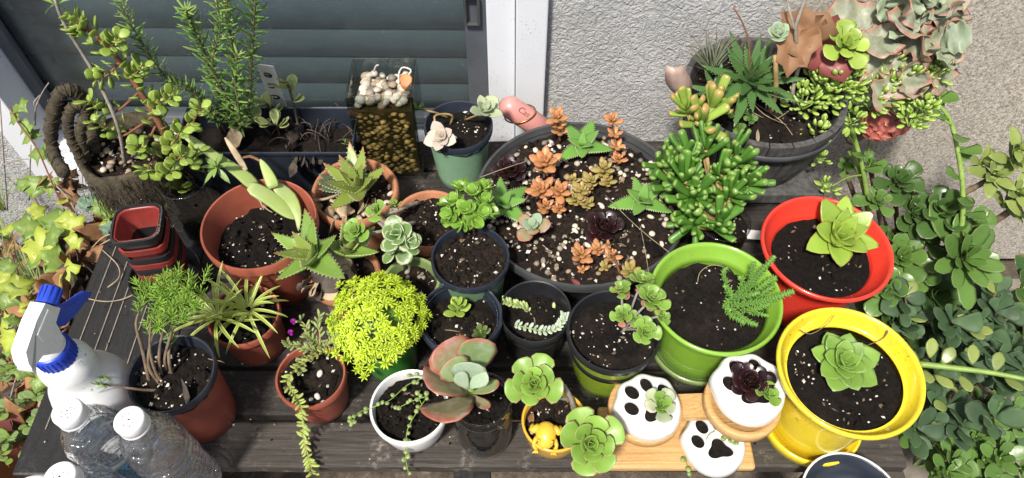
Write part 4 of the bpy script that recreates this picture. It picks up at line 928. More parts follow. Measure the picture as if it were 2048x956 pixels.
# ---- yellow pot with frog and two big rosettes
c = (.05, .34); T = potted('small yellow ceramic pot with a frog on its edge and two large rosettes', c)
b = MB(); cc = V((*c, 0)); b.lathe([(.005, 0), (.024, 0), (.027, .003), (.033, .02), (.0365, .04), (.0385, .055), (.0390, .059), (.0375, .061), (.0355, .059), (.034, .045), (.032, .04)], 48, cc); b.build('pot', 'amber_glaze', T)
soil_disc(T, c, .0345, .048, 'soil_brown'); grit(T, c, .033, .049, 80, weights=(.35, .35, .3))
ae = leafmesh('spoon', 'aeonium', ring=10)
p1_, p2_ = at(1069, 768, .115), at(1180, 885, .095); r0 = at(1145, 815, .05)
b = MB(); b.tube(poly([at(1150, 825, .048), at(1143, 800, .07), at(1130, 775, .085), at(1125, 772, .09)], 9), [.0035, .0036, .0034, .003, .0032, .003, .0034, .003, .002], 7); b.build('branch', 'grey_bark', T)
b = MB(); b.tube(poly([at(1140, 800, .068), at(1122, 795, .085), at(1100, 790, .095), p1_], 9), [.0026] * 9, 7); b.build('branch', 'grey_bark', T)
b = MB(); b.tube(poly([at(1143, 805, .06), at(1160, 835, .08), at(1170, 860, .085), p2_], 9), [.003] * 9, 7); b.build('branch', 'grey_bark', T)
rosette(T, p1_, V((-.1, -.35, 1)), .034, 19, ae, 0, 78, .30, 1.0, start=.3); rosette(T, p2_, V((.05, -.45, 1)), .041, 19, ae, 0, 78, .30, 1.0, start=1.1)
# the frog leans over the rim
fp = at(1092, 868, .064)
b = MB(); fr_ = frame(V((-.1, -1, -.25)), UP); body = []
for i, (x, w_, h_) in enumerate(((-.014, .004, .003), (-.011, .009, .007), (-.004, .0125, .010), (.004, .012, .010), (.010, .0105, .008), (.014, .008, .006), (.017, .003, .003))):
    for k in range(12): a = 2 * PI * k / 12; body.append(fp + fr_ @ V((x, w_ * math.cos(a), h_ * math.sin(a) * (1 if math.sin(a) > 0 else .6))))
fs = [(i * 12 + k, i * 12 + (k + 1) % 12, i * 12 + 12 + (k + 1) % 12, i * 12 + 12 + k) for i in range(6) for k in range(12)] + [tuple(range(11, -1, -1)), tuple(range(72, 84))]
b.add(body, fs); frog = b.build('frog_figure', 'frog_yellow', T)
for sg in (-1, 1):
    b = MB(); b.lathe([(.0002, -.002), (.0022, -.001), (.0024, .0008), (.0002, .0028)], 10, fp + fr_ @ V((.009, sg * .0075, .007))); b.build('eye', 'frog_yellow', frog)
    b = MB(); b.lathe([(.0002, -.0009), (.0011, 0), (.0002, .0011)], 8, fp + fr_ @ V((.0105, sg * .009, .0078))); b.build('pupil', 'ink', frog)
    b = MB(); q0 = fp + fr_ @ V((.004, sg * .010, -.002)); q1 = fp + fr_ @ V((.013, sg * .0135, -.001)); q2 = fp + fr_ @ V((.018, sg * .009, -.006)); b.tube(poly([q0, q1, q2], 6), [.003, .0028, .0024, .002, .002, .0022], 7)
    for t_ in (-.5, 0, .5): b.tube([q2, q2 + fr_ @ V((.004, sg * .002 + t_ * .006, -.001))], [.0014, .001], 5)
    b.build('foreleg', 'frog_yellow', frog)
    b = MB(); q0 = fp + fr_ @ V((-.008, sg * .009, 0)); q1 = fp + fr_ @ V((-.002, sg * .0165, .002)); q2 = fp + fr_ @ V((-.011, sg * .016, -.006)); b.tube(poly([q0, q1, q2], 6), [.0045, .0045, .004, .0035, .003, .002], 7); b.build('hind_leg', 'frog_yellow', frog)
pebble(T, at(1062, 862, .05), .004, 'pebble_white'); pebble(T, at(1110, 855, .052), .0035, 'pebble_white')
leaf(T, leafmesh('lance', 'dry_leaf', twist=1), at(1058, 830, .055), V((.2, -.5, .6)), UP, .018, 1.2, 'dry_leaf')
def pxm(p):
    "metres per photograph pixel at point p"
    q = V(p) - V((0, 0, CZ)); return q.dot(V((0, math.cos(PITCH), -math.sin(PITCH)))) / FPX
def smooth_box(name, mat, c, d, parent, bev=.004, rot=None):
    b = MB(); b.box(V((0, 0, 0)), d); me = b.mesh(name, mat, smooth=False); o = ob(name, me, parent, c, rot)
    md = o.modifiers.new('bevel', 'BEVEL'); md.width = bev; md.segments = 3; return o

# ---- bamboo stand with three paw pots
A0, A1 = at(1201, 812, .012), at(1500, 937, .012)
stc = V(((A0.x + A1.x) / 2 + .002, (A0.y + A1.y) / 2, 0))
T = thing('plant_stand', 'tiered bamboo plant stand with board base and two raised round trays', 'plant stand', stc)
smooth_box('base_board', 'bamboo', stc + V((.0, 0, .006)), (A1.x - A0.x + .012, A0.y - A1.y, .012), T)
D1, D2 = at(1290, 818, .05), at(1484, 806, .088)
r1, r2 = 74 * pxm(D1), 76 * pxm(D2)
for D, r_ in ((D1, r1), (D2, r2)):
    b = MB(); b.lathe([(r_ * .1, -.010), (r_ - .002, -.010), (r_, -.008), (r_, .0035), (r_ - .0012, .005), (r_ - .0075, .005), (r_ - .009, .001), (r_ * .1, .001)], 48, D); b.build('tray', 'bamboo', T)
p0, p1 = V((D1.x + .01, D1.y + .008, .033)), V((D2.x, D2.y + .004, .071))
b = MB(); m_ = frame(p1 - p0, UP); b.box((p0 + p1) / 2, ((p1 - p0).length, .030, .011), m_); b.build('arm', 'bamboo', T, smooth=False)
b = MB(); b.lathe([(.001, .0122), (.013, .0122), (.013, .0395), (.001, .0395)], 20, V((D1.x, D1.y, 0))); b.build('post', 'bamboo', T)

def paw_pot(label, c, r, ang, z0):
    T = thing('paw_pot', label, 'plant pot', (c[0], c[1], z0), 'white paw pots on the bamboo stand')
    h = r * .78; n = 72; vs, fs = [], []
    prof = [(.55, 0), (.80, .03), (.94, .16), (1.0, .38), (.99, .62), (.96, .82), (.90, .94), (.82, .99), (.45, 1.0), (.2, 1.0), (.02, 1.0)]
    def rad(a):  # outline: toes swell towards +y, broad heel
        q = 1.0
        for ta in (158, 118, 74, 30): dlt = (math.degrees(a) - ta + 180) % 360 - 180; q += .13 * math.exp(-(dlt / 17) ** 2)
        dlt = (math.degrees(a) - 270 + 180) % 360 - 180; q += .04 * math.exp(-(dlt / 60) ** 2); return q * .93
    for (k, zz) in prof:
        for i in range(n):
            a = 2 * PI * i / n; q = r * k * (1 + (rad(a) - 1) * min(1, k)); vs.append((q * math.cos(a), q * math.sin(a), zz * h))
    for i in range(len(prof) - 1):
        for k in range(n): fs.append((i * n + k, i * n + (k + 1) % n, i * n + n + (k + 1) % n, i * n + n + k))
    fs.append(tuple(range(n - 1, -1, -1))); fs.append(tuple(range((len(prof) - 1) * n, len(prof) * n)))
    b = MB(); b.add(vs, fs); me = b.mesh('shell', 'white_glaze'); o = bpy.data.objects.new('shell_tmp', me); COL.objects.link(o)
    holes = [(-.56, .08, .19, .23, 20), (-.30, .52, .19, .25, 10), (.20, .55, .18, .25, -8), (.56, .20, .17, .23, -25)]
    cut = MB()
    def cyl(outline):
        m = len(outline); V_ = [(x * .94, y * .94, h * .62) for x, y in outline] + [(x, y, h * .93) for x, y in outline] + [(x * 1.0, y * 1.0, h * 1.2) for x, y in outline]
        cut.add(V_, [(j * m + i, j * m + (i + 1) % m, j * m + m + (i + 1) % m, j * m + m + i) for j in range(2) for i in range(m)] + [tuple(range(m - 1, -1, -1)), tuple(range(2 * m, 3 * m))])
    outs = []
    for x, y, a_, b_, rt in holes:
        rt = R(rt); outs.append([(r * (x + a_ * math.cos(t) * math.cos(rt) - b_ * math.sin(t) * math.sin(rt)), r * (y + a_ * math.cos(t) * math.sin(rt) + b_ * math.sin(t) * math.cos(rt))) for t in [2 * PI * i / 24 for i in range(24)]])
    big = []
    for i in range(40):
        t = 2 * PI * i / 40; q = .285 + .06 * math.cos(3 * (t - PI / 2)) ; big.append((r * (q * 1.25 * math.cos(t) + .03), r * (q * 1.05 * math.sin(t) - .26)))
    outs.append(big)
    for q in outs: cyl(q)
    cm = cut.mesh('cut', 'white_glaze'); co_ = bpy.data.objects.new('cut_tmp', cm); COL.objects.link(co_)
    md = o.modifiers.new('b', 'BOOLEAN'); md.object = co_; md.operation = 'DIFFERENCE'; md.solver = 'EXACT'; md.use_self = True
    dg = bpy.context.evaluated_depsgraph_get(); res = bpy.data.meshes.new_from_object(o.evaluated_get(dg)); res.name = 'shell'
    bpy.data.objects.remove(o); bpy.data.objects.remove(co_)
    res.polygons.foreach_set('use_smooth', [True] * len(res.polygons)); res.set_sharp_from_angle(angle=R(38))
    rot = Matrix.Rotation(R(ang), 3, 'Z'); sh = ob('shell', res, T, (c[0], c[1], z0), rot)
    b = MB()
    for q in outs[:4]:
        b = MB(); q = [(x * .97, y * .97) for x, y in q]; m = len(q); cx = sum(x for x, y in q) / m; cy = sum(y for x, y in q) / m
        b.add([rot @ V((x, y, h * .90)) + V((c[0], c[1], z0)) for x, y in q] + [rot @ V((cx, cy, h * .91)) + V((c[0], c[1], z0))], [(i, (i + 1) % m, m) for i in range(m)]); b.build('soil', 'soil', T)
    b = MB(); q = big; m = len(q); b.add([rot @ V((x, y, h * .90)) + V((c[0], c[1], z0)) for x, y in q] + [rot @ V((0, -.24 * r, h * .93)) + V((c[0], c[1], z0))], [(i, (i + 1) % m, m) for i in range(m)]); b.build('soil', 'soil', T)
    return T, (lambda x, y, z=.9: rot @ V((x * r, y * r, h * z)) + V((c[0], c[1], z0)))
e1 = at(1298, 812, .075); T, L_ = paw_pot('white ceramic paw pot with one pale rosette on the lower tray', e1, 69 * pxm(e1), 24, .0515)
w1 = leafmesh('spoon', 'aeonium_small'); w2 = leafmesh('spoon', 'ghost_green'); w3 = leafmesh('oval', 'ghost')
p = L_(.18, -.22, 1.18); rosette(T, p, V((.1, -.2, 1)), .022, 14, [w2, w1, w1], 6, 70, .35, 1.05); leaf(T, w3, p, V((-1, -.1, .1)), UP, .020, 1.1); leaf(T, w3, p, V((.5, .9, .1)), UP, .019, 1.1)
e2 = at(1503, 772, .12); T, L_ = paw_pot('white ceramic paw pot with a dark purple rosette on the higher tray', e2, 76 * pxm(e2), 2, .0895)
rosette(T, L_(-.10, .0, 1.22), V((-.1, -.1, 1)), .025, 22, blk, 0, 72, .4, .85, mat='black_plastic'); rosette(T, L_(.28, -.32, 1.15), V((.2, -.2, 1)), .017, 9, w1, 10, 70, .5, 1.0)
b = MB(); b.tube([L_(-.08, .0, .85), L_(-.08, .02, 1.35)], [.003, .0025], 7); b.build('stem', 'bark', T)
e3 = at(1430, 887, .035); T, L_ = paw_pot('white ceramic paw pot trailing green pearls on the base board', e3, 65 * pxm(e3), 8, .0125)
pearls(T, [(1450, 875, .045), (1475, 885, .05), (1495, 870, .048)], 6, .0068); pearls(T, [(1450, 870, .042), (1460, 880, .048), (1475, 890, .046)], 4, .006)
pearls(T, [(1410, 910, .03), (1372, 890, .02), (1372, 920, .016), (1378, 942, .014), (1385, 965, .0)], 5, .0075)
b = MB(); b.tube(poly([at(1413, 880, .05), at(1418, 870, .05), at(1430, 862, .05)], 8), .0006, 4); b.build('string', 'green_stem', T)

# ---- mint pot with ghost plant
c = (-.079, .775); T = potted('mint green pot with dark rim holding a pale pinkish ghost plant by the window', c)
plastic_pot(T, c, .051, .11, .037, 'mint_plastic', 'navy_plastic', soil=.092); soil_disc(T, c, .0475, .091); grit(T, c, .045, .092, 80)
go, gg = leafmesh('ovate', 'ghost'), leafmesh('ovate', 'ghost_green')
rosette(T, at(885, 275, .125), V((-.2, -.6, 1)), .028, 14, go, 8, 72, .4, .95); rosette(T, at(968, 225, .14), V((.3, -.1, 1)), .030, 11, gg, 12, 72, .5, .85, start=.4); rosette(T, at(845, 218, .12), V((-.5, .2, 1)), .013, 6, leafmesh('ovate', 'sprout_dark'), 10, 60, .5, .9)
for q in ([(900, 250, .092), (905, 232, .115), (885, 228, .125), (868, 235, .13), (880, 265, .125)], [(930, 240, .092), (950, 232, .12), (968, 226, .14)], [(895, 235, .092), (870, 225, .115), (846, 220, .118)]):
    b = MB(); b.tube(poly([at(*p) for p in q], 12), .0016, 6); b.build('stem', 'tan_stem', T)

# ---- pink capsule with bronze loop
p0, p1 = at(1020, 214, .075), at(1085, 258, .035); ax = frame(p1 - p0, UP); ax = Matrix((ax.col[1], ax.col[2], ax.col[0])).transposed(); L = (p1 - p0).length; r_ = .0185
T = thing('capsule_holder', 'pink capsule-shaped holder with bronze band lying behind the big bowl', 'holder', (p1.x, p1.y, .02))
b = MB(); b.lathe([(.0005, -.0175), (.007, -.016), (.0125, -.012), (.0165, -.006), (.018, 0), (.0185, L * .5), (.0185, L), (.015, L + .002), (.001, L + .002)], 32, p0, axis=ax); b.build('body', 'pink', T)
b = MB(); loop = []
for i in range(33):
    t = 2 * PI * i / 32; loop.append(p0 + ax @ V((.0205 * math.cos(t), .0205 * math.sin(t), .005 + .030 * (.5 + .5 * math.sin(t)))))
b.tube(loop, .0014, 6, cap=False); b.build('band', 'gold', T)
tc = bpy.data.curves.new('script', 'FONT'); tc.body = 'Cas'; tc.size = .014; tc.shear = .3; tc.extrude = .0002
to = bpy.data.objects.new('script_tmp', tc); COL.objects.link(to); me = bpy.data.meshes.new_from_object(to.evaluated_get(bpy.context.evaluated_depsgraph_get())); bpy.data.objects.remove(to)
me.name = 'lettering'; me.materials.clear(); me.materials.append(M['clay_dark'])
axis = (p1 - p0).normalized(); nn = (V((0, -.6, 1)) - axis * axis.dot(V((0, -.6, 1)))).normalized()
ob('lettering', me, T, p0 + axis * .006 + nn * .0188 - axis.cross(nn) * -.003, frame(axis, nn))

# ---- half barrel planter
c = (.372, .818); T = potted('weathered dark half-barrel planter on a wooden foot against the wall', c, name='barrel_planter')
N_ = 22
for k in range(N_):   # staves
    a0, a1 = 2 * PI * k / N_ + .008, 2 * PI * (k + 1) / N_ - .008; b = MB(); ro = rnd.uniform(-.0012, .0012); vs = []
    for (rr, z) in ((.092, .024), (.104, .06), (.113, .10), (.119, .138), (.119, .14), (.110, .14), (.108, .13), (.100, .07)):
        for a in (a0, (a0 + a1) / 2, a1): vs.append((c[0] + (rr + ro) * math.cos(a), c[1] + (rr + ro) * math.sin(a), z + (ro if z > .1 else 0)))
    b.add(vs, [(i * 3 + j, i * 3 + j + 1, (i + 1) % 8 * 3 + j + 1, (i + 1) % 8 * 3 + j) for i in range(8) for j in range(2)] + [tuple(i * 3 for i in range(7, -1, -1)), tuple(i * 3 + 2 for i in range(8))]); b.build('stave', 'barrel_wood', T, smooth=False)
b = MB(); b.lathe([(.1175, .108), (.1195, .108), (.1215, .122), (.1195, .122)], 48, V((*c, 0))); b.build('hoop', 'grey_plastic', T)
b = MB(); b.lathe([(.001, .024), (.095, .025), (.1, .06), (.108, .11)], 40, V((*c, 0))); b.build('lining', 'black_plastic', T)
soil_disc(T, c, .109, .112, 'soil', .006, n=48, rings=14); grit(T, c, .10, .113, 140, weights=(.2, .5, .3)); smooth_box('foot_board', 'barrel_wood', V((c[0] - .015, c[1] - .055, .012)), (.235, .10, .022), T, .003)
hw = leafmesh('dagger', 'haworthia', bands=9); 
rosette(T, at(1500, 165, .155), V((0, -.35, 1)), .082, 40, hw, -5, 78, .42, .95, start=.2)
rosette(T, at(1430, 185, .14), V((-.3, -.1, 1)), .045, 10, hw, 10, 70, .6, 1.1)
b = MB(); b.tube(poly([at(1500, 160, .16), at(1498, 90, .21), at(1487, 50, .235), at(1467, 14, .255)], 12), [.0012] * 12, 5); b.build('flower_stalk', 'brown_stem', T)
def strap_tuft(T, p, n, L, w0, mat, lean, spread=.8, name='leaf'):
    for i in range(n):
        d = V(lean) + V((rnd.gauss(0, spread), rnd.gauss(0, spread), rnd.uniform(0, .7))); blade(T, V(p) + jit(.003), d, L * rnd.uniform(.6, 1.1), w0, rnd.uniform(.1, .6), mat, 6, name, rnd.uniform(-.5, .5))
for q, r_ in (([(1540, 225, .112), (1550, 190, .15), (1552, 150, .19), (1550, 110, .215)], .0045), ([(1560, 210, .112), (1600, 190, .12), (1640, 170, .125)], .0025), ([(1590, 215, .112), (1585, 180, .15), (1600, 120, .19), (1590, 60, .24), (1610, 0, .28), (1620, -40, .30)], .0032), ([(1590, 60, .24), (1580, 25, .26), (1575, 0, .27)], .002)):
    b = MB(); b.tube(poly([at(*p) for p in q], 12), [r_ * (1 - .3 * i / 11) for i in range(12)], 7); b.build('stem', 'tan_stem' if r_ > .004 else 'grey_bark', T)
rosette(T, at(1555, 72, .23), V((-.2, -.3, 1)), .022, 14, leafmesh('oval', 'paddle_blue'), 35, 85, .6, 1.1)
for q in ([(1500, 200, .116), (1560, 240, .116), (1585, 270, .114)], [(1495, 195, .118), (1530, 230, .125), (1575, 250, .114)], [(1505, 225, .114), (1545, 240, .113), (1580, 220, .116)]):
    b = MB(); b.tube(poly([at(*p) for p in q], 9), .0006, 4); b.build('dry_stalk', 'root_fibre', T)
va = leafmesh('oval', 'aeonium_mid')
for x, y, z in ((1470, 235, .13), (1490, 225, .13), (1478, 255, .125), (1500, 240, .125), (1470, 275, .12)): rosette(T, at(x, y, z), V((-.2, -.4, 1)), .012, 6, va, 10, 60, .6, 1.0, name='shoot')
leaf(T, dl, at(1515, 285, .125), V((.1, .8, .4)), UP, .02, 1, 'dry_leaf')

# maple-like dry leaves caught in the stems
def lobed(mat, lobes, key, cupv=.22, sub=3):
    k_ = ('lobed', mat, key)
    if k_ in LM: return LM[k_]
    pts = []
    for (a, rr) in lobes: a = R(a); pts.append((rr * math.cos(a), rr * math.sin(a)))
    m = len(pts); b = MB(); vs, cs, fs = [], [], []
    for j, q in enumerate((.0, .5, 1.0)):
        for (x, y) in (pts if j else [pts[0]]):
            X, Y = .18 + (x - .18) * q, y * q; rr = math.hypot(X - .18, Y); vs.append((X, Y, cupv * abs(Y) * 1.2 - .25 * X * X + .06 * math.sin(9 * X + 11 * Y) * q)); cs.append((max(0, min(1, X)), q, 0, 1))
    for i in range(m): fs.append((0, 1 + i, 1 + (i + 1) % m)); fs.append((1 + i, 1 + m + i, 1 + m + (i + 1) % m, 1 + (i + 1) % m))
    b.add(vs, fs, cs)
    k0 = len(b.v); b.v += [(x, y, z - .012) for x, y, z in vs]; b.c += cs; b.f += [tuple(reversed([i + k0 for i in f])) for f in fs]; b.mi += [0] * len(fs)
    b.f += [(1 + m + i, k0 + 1 + m + i, k0 + 1 + m + (i + 1) % m, 1 + m + (i + 1) % m) for i in range(m)]; b.mi += [0] * m
    LM[k_] = b.mesh('lobed_leaf', mat); return LM[k_]
MAPLE = [(0, 1.0), (14, .82), (26, .92), (38, .70), (58, .74), (75, .56), (110, .5), (160, .12), (180, .02), (200, .12), (250, .5), (285, .56), (302, .74), (322, .70), (334, .92), (346, .82)]
IVY = [(0, 1.0), (16, .62), (38, .62), (58, .78), (80, .46), (118, .52), (150, .28), (180, .08), (210, .28), (242, .52), (280, .46), (302, .78), (322, .62), (344, .62)]
mp = lobed('maple', MAPLE, 'm'); cr = lobed('crimson', MAPLE, 'm')
def hang(T, me, a, b_, n, w_=1.0, name='leaf'):
    p0, p1 = at(*a), at(*b_); leaf(T, me, p0, p1 - p0, V(n), (p1 - p0).length, w_, name)
DL = thing('dry_maple_leaf', 'curled light brown dry leaf hanging in front of the grey stems above the barrel', 'leaf', at(1590, 80, .22)); hang(DL, lobed('maple', MAPLE, 'curl', .7), (1592, 70, .222), (1578, 148, .20), (-.3, -1, .4), .85)
DL = thing('dry_maple_leaf', 'wide brown dry leaf standing behind the grey stems above the barrel', 'leaf', at(1600, 60, .24)); hang(DL, lobed('maple', MAPLE, 'curl2', .5), (1630, 85, .215), (1568, 25, .25), (.2, -1, .4), .9)
DL = thing('dry_maple_leaf', 'dark maroon dry leaf lying between the barrel and the frilly plant', 'leaf', at(1650, 100, .2)); hang(DL, cr, (1640, 130, .19), (1685, 20, .235), (-.3, -1, .5), .95)
DL = thing('shell_piece', 'pale pinkish broken seashell propped against the wall left of the barrel plants', 'shell', at(1375, 165, .13))
b = MB(); q0 = at(1378, 160, .15)
vs = []; fs = []
for i in range(7):
    t = i / 6; rr = .003 + .015 * math.sin(PI * (.15 + .75 * t))
    for k in range(9):
        a = PI * (k / 8); vs.append(q0 + V((-.028 + .05 * t * .5, 0, .03 - .06 * t)) + V((rr * math.cos(a) * (1 + .16 * (k % 2)), -rr * math.sin(a) * .7 * (1 + .16 * (k % 2) + .1 * (i % 2)), 0)))
fs = [(i * 9 + k, i * 9 + k + 1, i * 9 + 10 + k, i * 9 + 9 + k) for i in range(6) for k in range(8)]
b.add(vs, fs); o = b.build('shell_wall', 'shell', DL); md = o.modifiers.new('s', 'SOLIDIFY'); md.thickness = .002
T = thing('air_plant', 'spiky grey-green air plant leaning on the wall beside the spotted aloe', 'air plant', at(1415, 140, .14)); strap_tuft(T, at(1425, 145, .145), 46, .065, .0009, 'airplant', (-.25, .3, .7), .45)

# ---- glass jar with finger-leaved jade
c = (.285, .606); T = potted('glass jar packed with glossy finger-leaved jade in front of the barrel', c, name='finger_jade_in_jar')
b = MB(); cc = V((*c, 0)); b.lathe([(.004, 0), (.031, 0), (.035, .004), (.0365, .05), (.036, .09), (.0372, .098), (.0365, .1015), (.0345, .1), (.034, .094)], 40, cc); b.build('jar', 'jar_glass', T)
b = MB(); b.lathe([(.003, .003), (.03, .003), (.0338, .006), (.035, .05), (.0345, .086)], 32, cc); b.build('soil_body', 'soil', T); soil_disc(T, c, .034, .085, amp=.005); grit(T, c, .032, .086, 40)
fg, fp_ = leafmesh('finger', 'gollum'), leafmesh('finger', 'gollum_pale')
def finger_head(T, x, y, z, n, L, me, lean, root):
    p = at(x, y, z); b = MB(); b.tube(bez(root, (V(root) + p) / 2 + V((0, 0, -.008)), p, 6), [.0045, .004, .004, .0035, .003, .003], 6); st = b.build('branch', 'tan_stem', T); N = V(lean).normalized(); u = N.orthogonal().normalized(); w_ = N.cross(u)
    for i in range(n):
        t = i / n; a = R(137.5) * i + rnd.uniform(-.2, .2); el = R(15 + 65 * t + rnd.uniform(-22, 22)); h = u * math.cos(a) + w_ * math.sin(a)
        leaf(st, me, p - N * .008 * (1 - t) + N * .006 * t, h * math.cos(el) + N * math.sin(el), N * math.cos(el) - h * math.sin(el), L * rnd.uniform(.5, 1.2), rnd.uniform(.95, 1.35))
rt = V((c[0], c[1], .085))
for x, y, z, n, lean in ((1335, 318, .135, 13, (-.5, .1, 1)), (1370, 308, .15, 15, (-.2, .2, 1)), (1420, 300, .155, 15, (0, .3, 1)), (1470, 312, .145, 14, (.4, .2, 1)), (1352, 360, .13, 14, (-.5, -.1, 1)), (1380, 355, .15, 16, (-.1, 0, 1)), (1432, 350, .155, 16, (.1, 0, 1)), (1478, 365, .135, 14, (.5, 0, 1)), (1378, 412, .12, 14, (-.4, -.4, 1)), (1400, 405, .145, 16, (0, -.3, 1)), (1450, 405, .14, 15, (.3, -.3, 1)), (1385, 448, .12, 13, (-.2, -.6, 1)), (1425, 450, .125, 13, (.1, -.6, 1))):
    for e in range(2): finger_head(T, x + rnd.uniform(-16, 16), y + rnd.uniform(-14, 14), z + rnd.uniform(-.014, .012), n // 2 + 2, .035, fg, V(lean) + jit(.5), rt)
for x, y, z, n, lean in ((1375, 222, .165, 12, (-.4, .1, 1)), (1425, 215, .17, 13, (.2, .2, 1)), (1400, 245, .165, 12, (-.1, -.4, 1))): finger_head(T, x, y, z, n, .040, fp_, lean, at(1405, 300, .13))
# plant label lying by the red pot
o = smooth_box('plant_label', 'print_tag', at(1514, 470, .002), (.03, .017, .0012), None, .0004, Matrix.Rotation(R(-6), 3, 'Z')); tag(o, 'white speckled plastic plant label lying on the bench beside the red pot', 'plant label')

# ---- dark bowl at the lower right corner
c0 = at(1703, 1006, .03); T = thing('empty_bowl', 'empty dark glazed bowl with pale rim at the front right corner', 'bowl', (c0.x, c0.y, -.011))
b = MB(); b.lathe([(.004, -.011), (.035, -.011), (.045, 0), (.056, .028), (.0575, .033), (.0560, .0345), (.054, .033), (.048, .012), (.036, -.004), (.002, -.006)], 48, V((c0.x, c0.y, 0))); o = b.build('bowl', 'navy_plastic', T)
b = MB(); b.lathe([(.0555, .0335), (.0578, .0335), (.0578, .0352), (.0562, .0358), (.0552, .0350)], 48, V((c0.x, c0.y, 0))); b.build('rim', 'print_tag', T)
# ---- long black planter: rosemary and sage
T = thing('planter_box', 'long glossy black planter box of tall rosemary and variegated sage under the window', 'planter', (-.36, .775, 0))
b = MB(); x0, x1, y0, y1 = -.492, -.232, .728, .822
def rect_ring(b, a, z): return [(a[0], a[2], z), (a[1], a[2], z), (a[1], a[3], z), (a[0], a[3], z)]
def shell(b, levels):
    vs = []
    for d, z in levels: vs += rect_ring(b, (x0 + d, x1 - d, y0 + d, y1 - d), z)
    b.add(vs, [(i * 4 + k, i * 4 + (k + 1) % 4, i * 4 + 4 + (k + 1) % 4, i * 4 + 4 + k) for i in range(len(levels) - 1) for k in range(4)] + [(3, 2, 1, 0)])
shell(b, [(.010, 0.0), (.004, .06), (.002, .09), (-.001, .094), (-.001, .1), (.0015, .1005), (.003, .098), (.006, .05)]); o = b.build('box', 'navy_plastic', T, smooth=False); md = o.modifiers.new('b', 'BEVEL'); md.width = .003; md.segments = 3; md.limit_method = 'ANGLE'
b = MB(); n1, n2 = 40, 14; vs = [(x0 + .006 + (x1 - x0 - .012) * i / n1, y0 + .006 + (y1 - y0 - .012) * j / n2, .062 + .006 * noise.noise(V((i * .6, j * .6, 1)))) for j in range(n2 + 1) for i in range(n1 + 1)]
b.add(vs, [(j * (n1 + 1) + i, j * (n1 + 1) + i + 1, (j + 1) * (n1 + 1) + i + 1, (j + 1) * (n1 + 1) + i) for j in range(n2) for i in range(n1)]); b.build('soil', 'soil', T)
ro, rt_ = leafmesh('needle', 'rosemary', ring=6), leafmesh('needle', 'rosemary_tip', ring=6)
def rosemary(pts, n, L, thick=.0022):
    cv = poly(pts, n); b = MB(); b.tube(cv, [thick * (1 - .65 * i / (n - 1)) for i in range(n)], 5); st = b.build('stem', 'bark', T)
    for i in range(3, n):
        t = (cv[min(i + 1, n - 1)] - cv[i - 1]).normalized(); u = t.orthogonal().normalized(); w_ = t.cross(u)
        for k in range(4):
            a = PI / 2 * k + i * .9; h = u * math.cos(a) + w_ * math.sin(a); f = i / n; leaf(st, rt_ if (f > .8 or rnd.random() < .2) else ro, cv[i], h + t * rnd.uniform(.35, .9), t, L * rnd.uniform(.65, 1.15) * (1 - .35 * max(0, f - .75) * 4), 1.15)
def Y_(x, y, Yv): return atY(x, y, Yv)
rosemary([at(480, 265, .065), Y_(475, 190, .775), Y_(465, 100, .77), Y_(455, 20, .765), Y_(452, -60, .76)], 34, .024)
rosemary([at(470, 265, .065), Y_(440, 200, .765), Y_(410, 110, .755), Y_(385, 50, .75), Y_(372, 20, .745)], 30, .023)
rosemary([at(490, 265, .065), Y_(500, 190, .77), Y_(505, 90, .765), Y_(510, 10, .76), Y_(515, -50, .755)], 32, .023)
rosemary([at(480, 268, .065), Y_(460, 210, .76), Y_(425, 130, .745), Y_(440, 60, .74), Y_(430, -20, .735)], 30, .022)
rosemary([at(455, 262, .065), Y_(400, 190, .76), Y_(330, 150, .75), Y_(280, 80, .75), Y_(240, 5, .745)], 28, .021, .002)
rosemary([at(485, 270, .065), Y_(480, 230, .755), Y_(470, 160, .74), Y_(475, 110, .735)], 20, .022)
rosemary([at(445, 265, .065), Y_(420, 225, .75), Y_(380, 180, .74), Y_(345, 165, .735)], 16, .019)
sg = leafmesh('wide', 'sage')
for foot, top, n in (((590, 275, .065), (535, 250, .125), 9), ((600, 270, .065), (575, 165, .15), 8), ((560, 270, .065), (530, 205, .12), 7), ((545, 275, .065), (500, 245, .12), 5)):
    p0, p1 = at(*foot), at(*top); cv = bez(p0, (p0 + p1) / 2 + V((0, .01, .01)), p1, 8); b = MB(); b.tube(cv, [.0018] * 8, 5); st = b.build('sage_stem', 'dry_dark', T)
    for i in range(n):
        a = R(90) * i + rnd.uniform(-.4, .4); q = cv[4 + i % 4]; leaf(st, sg, q, V((math.cos(a), math.sin(a) - .2, .5 + .1 * i)), UP, rnd.uniform(.02, .03), .85)
for i in range(34):
    x, y = rnd.uniform(560, 690), rnd.uniform(225, 285); p0 = at(x, y, .066); d = V((rnd.uniform(-1, 1), rnd.uniform(-1, .5), rnd.uniform(.2, 1.2))).normalized(); b = MB(); b.tube(bez(p0, p0 + d * .025 + V((0, 0, .012)), p0 + V((d.x, d.y, .1)) * .05, 7), .0009, 4); b.build('dead_stem', 'dry_dark', T)
for i in range(16): x, y = rnd.uniform(570, 640), rnd.uniform(240, 330); leaf(T, leafmesh('lance', 'dry_dark', twist=2), at(x, y, .09), V((rnd.uniform(-.6, .6), -.7, -.6)), UP + jit(.5), rnd.uniform(.015, .03), 1.2, 'dead_leaf')
leaf(T, leafmesh('wide', 'dry_leaf_pale', twist=1.4), at(450, 278, .08), V((1, -.1, .2)), UP, .03, 1, 'dead_leaf'); tuft(T, at(692, 290, .07), at(690, 280, .085), .008, 10, rt_)
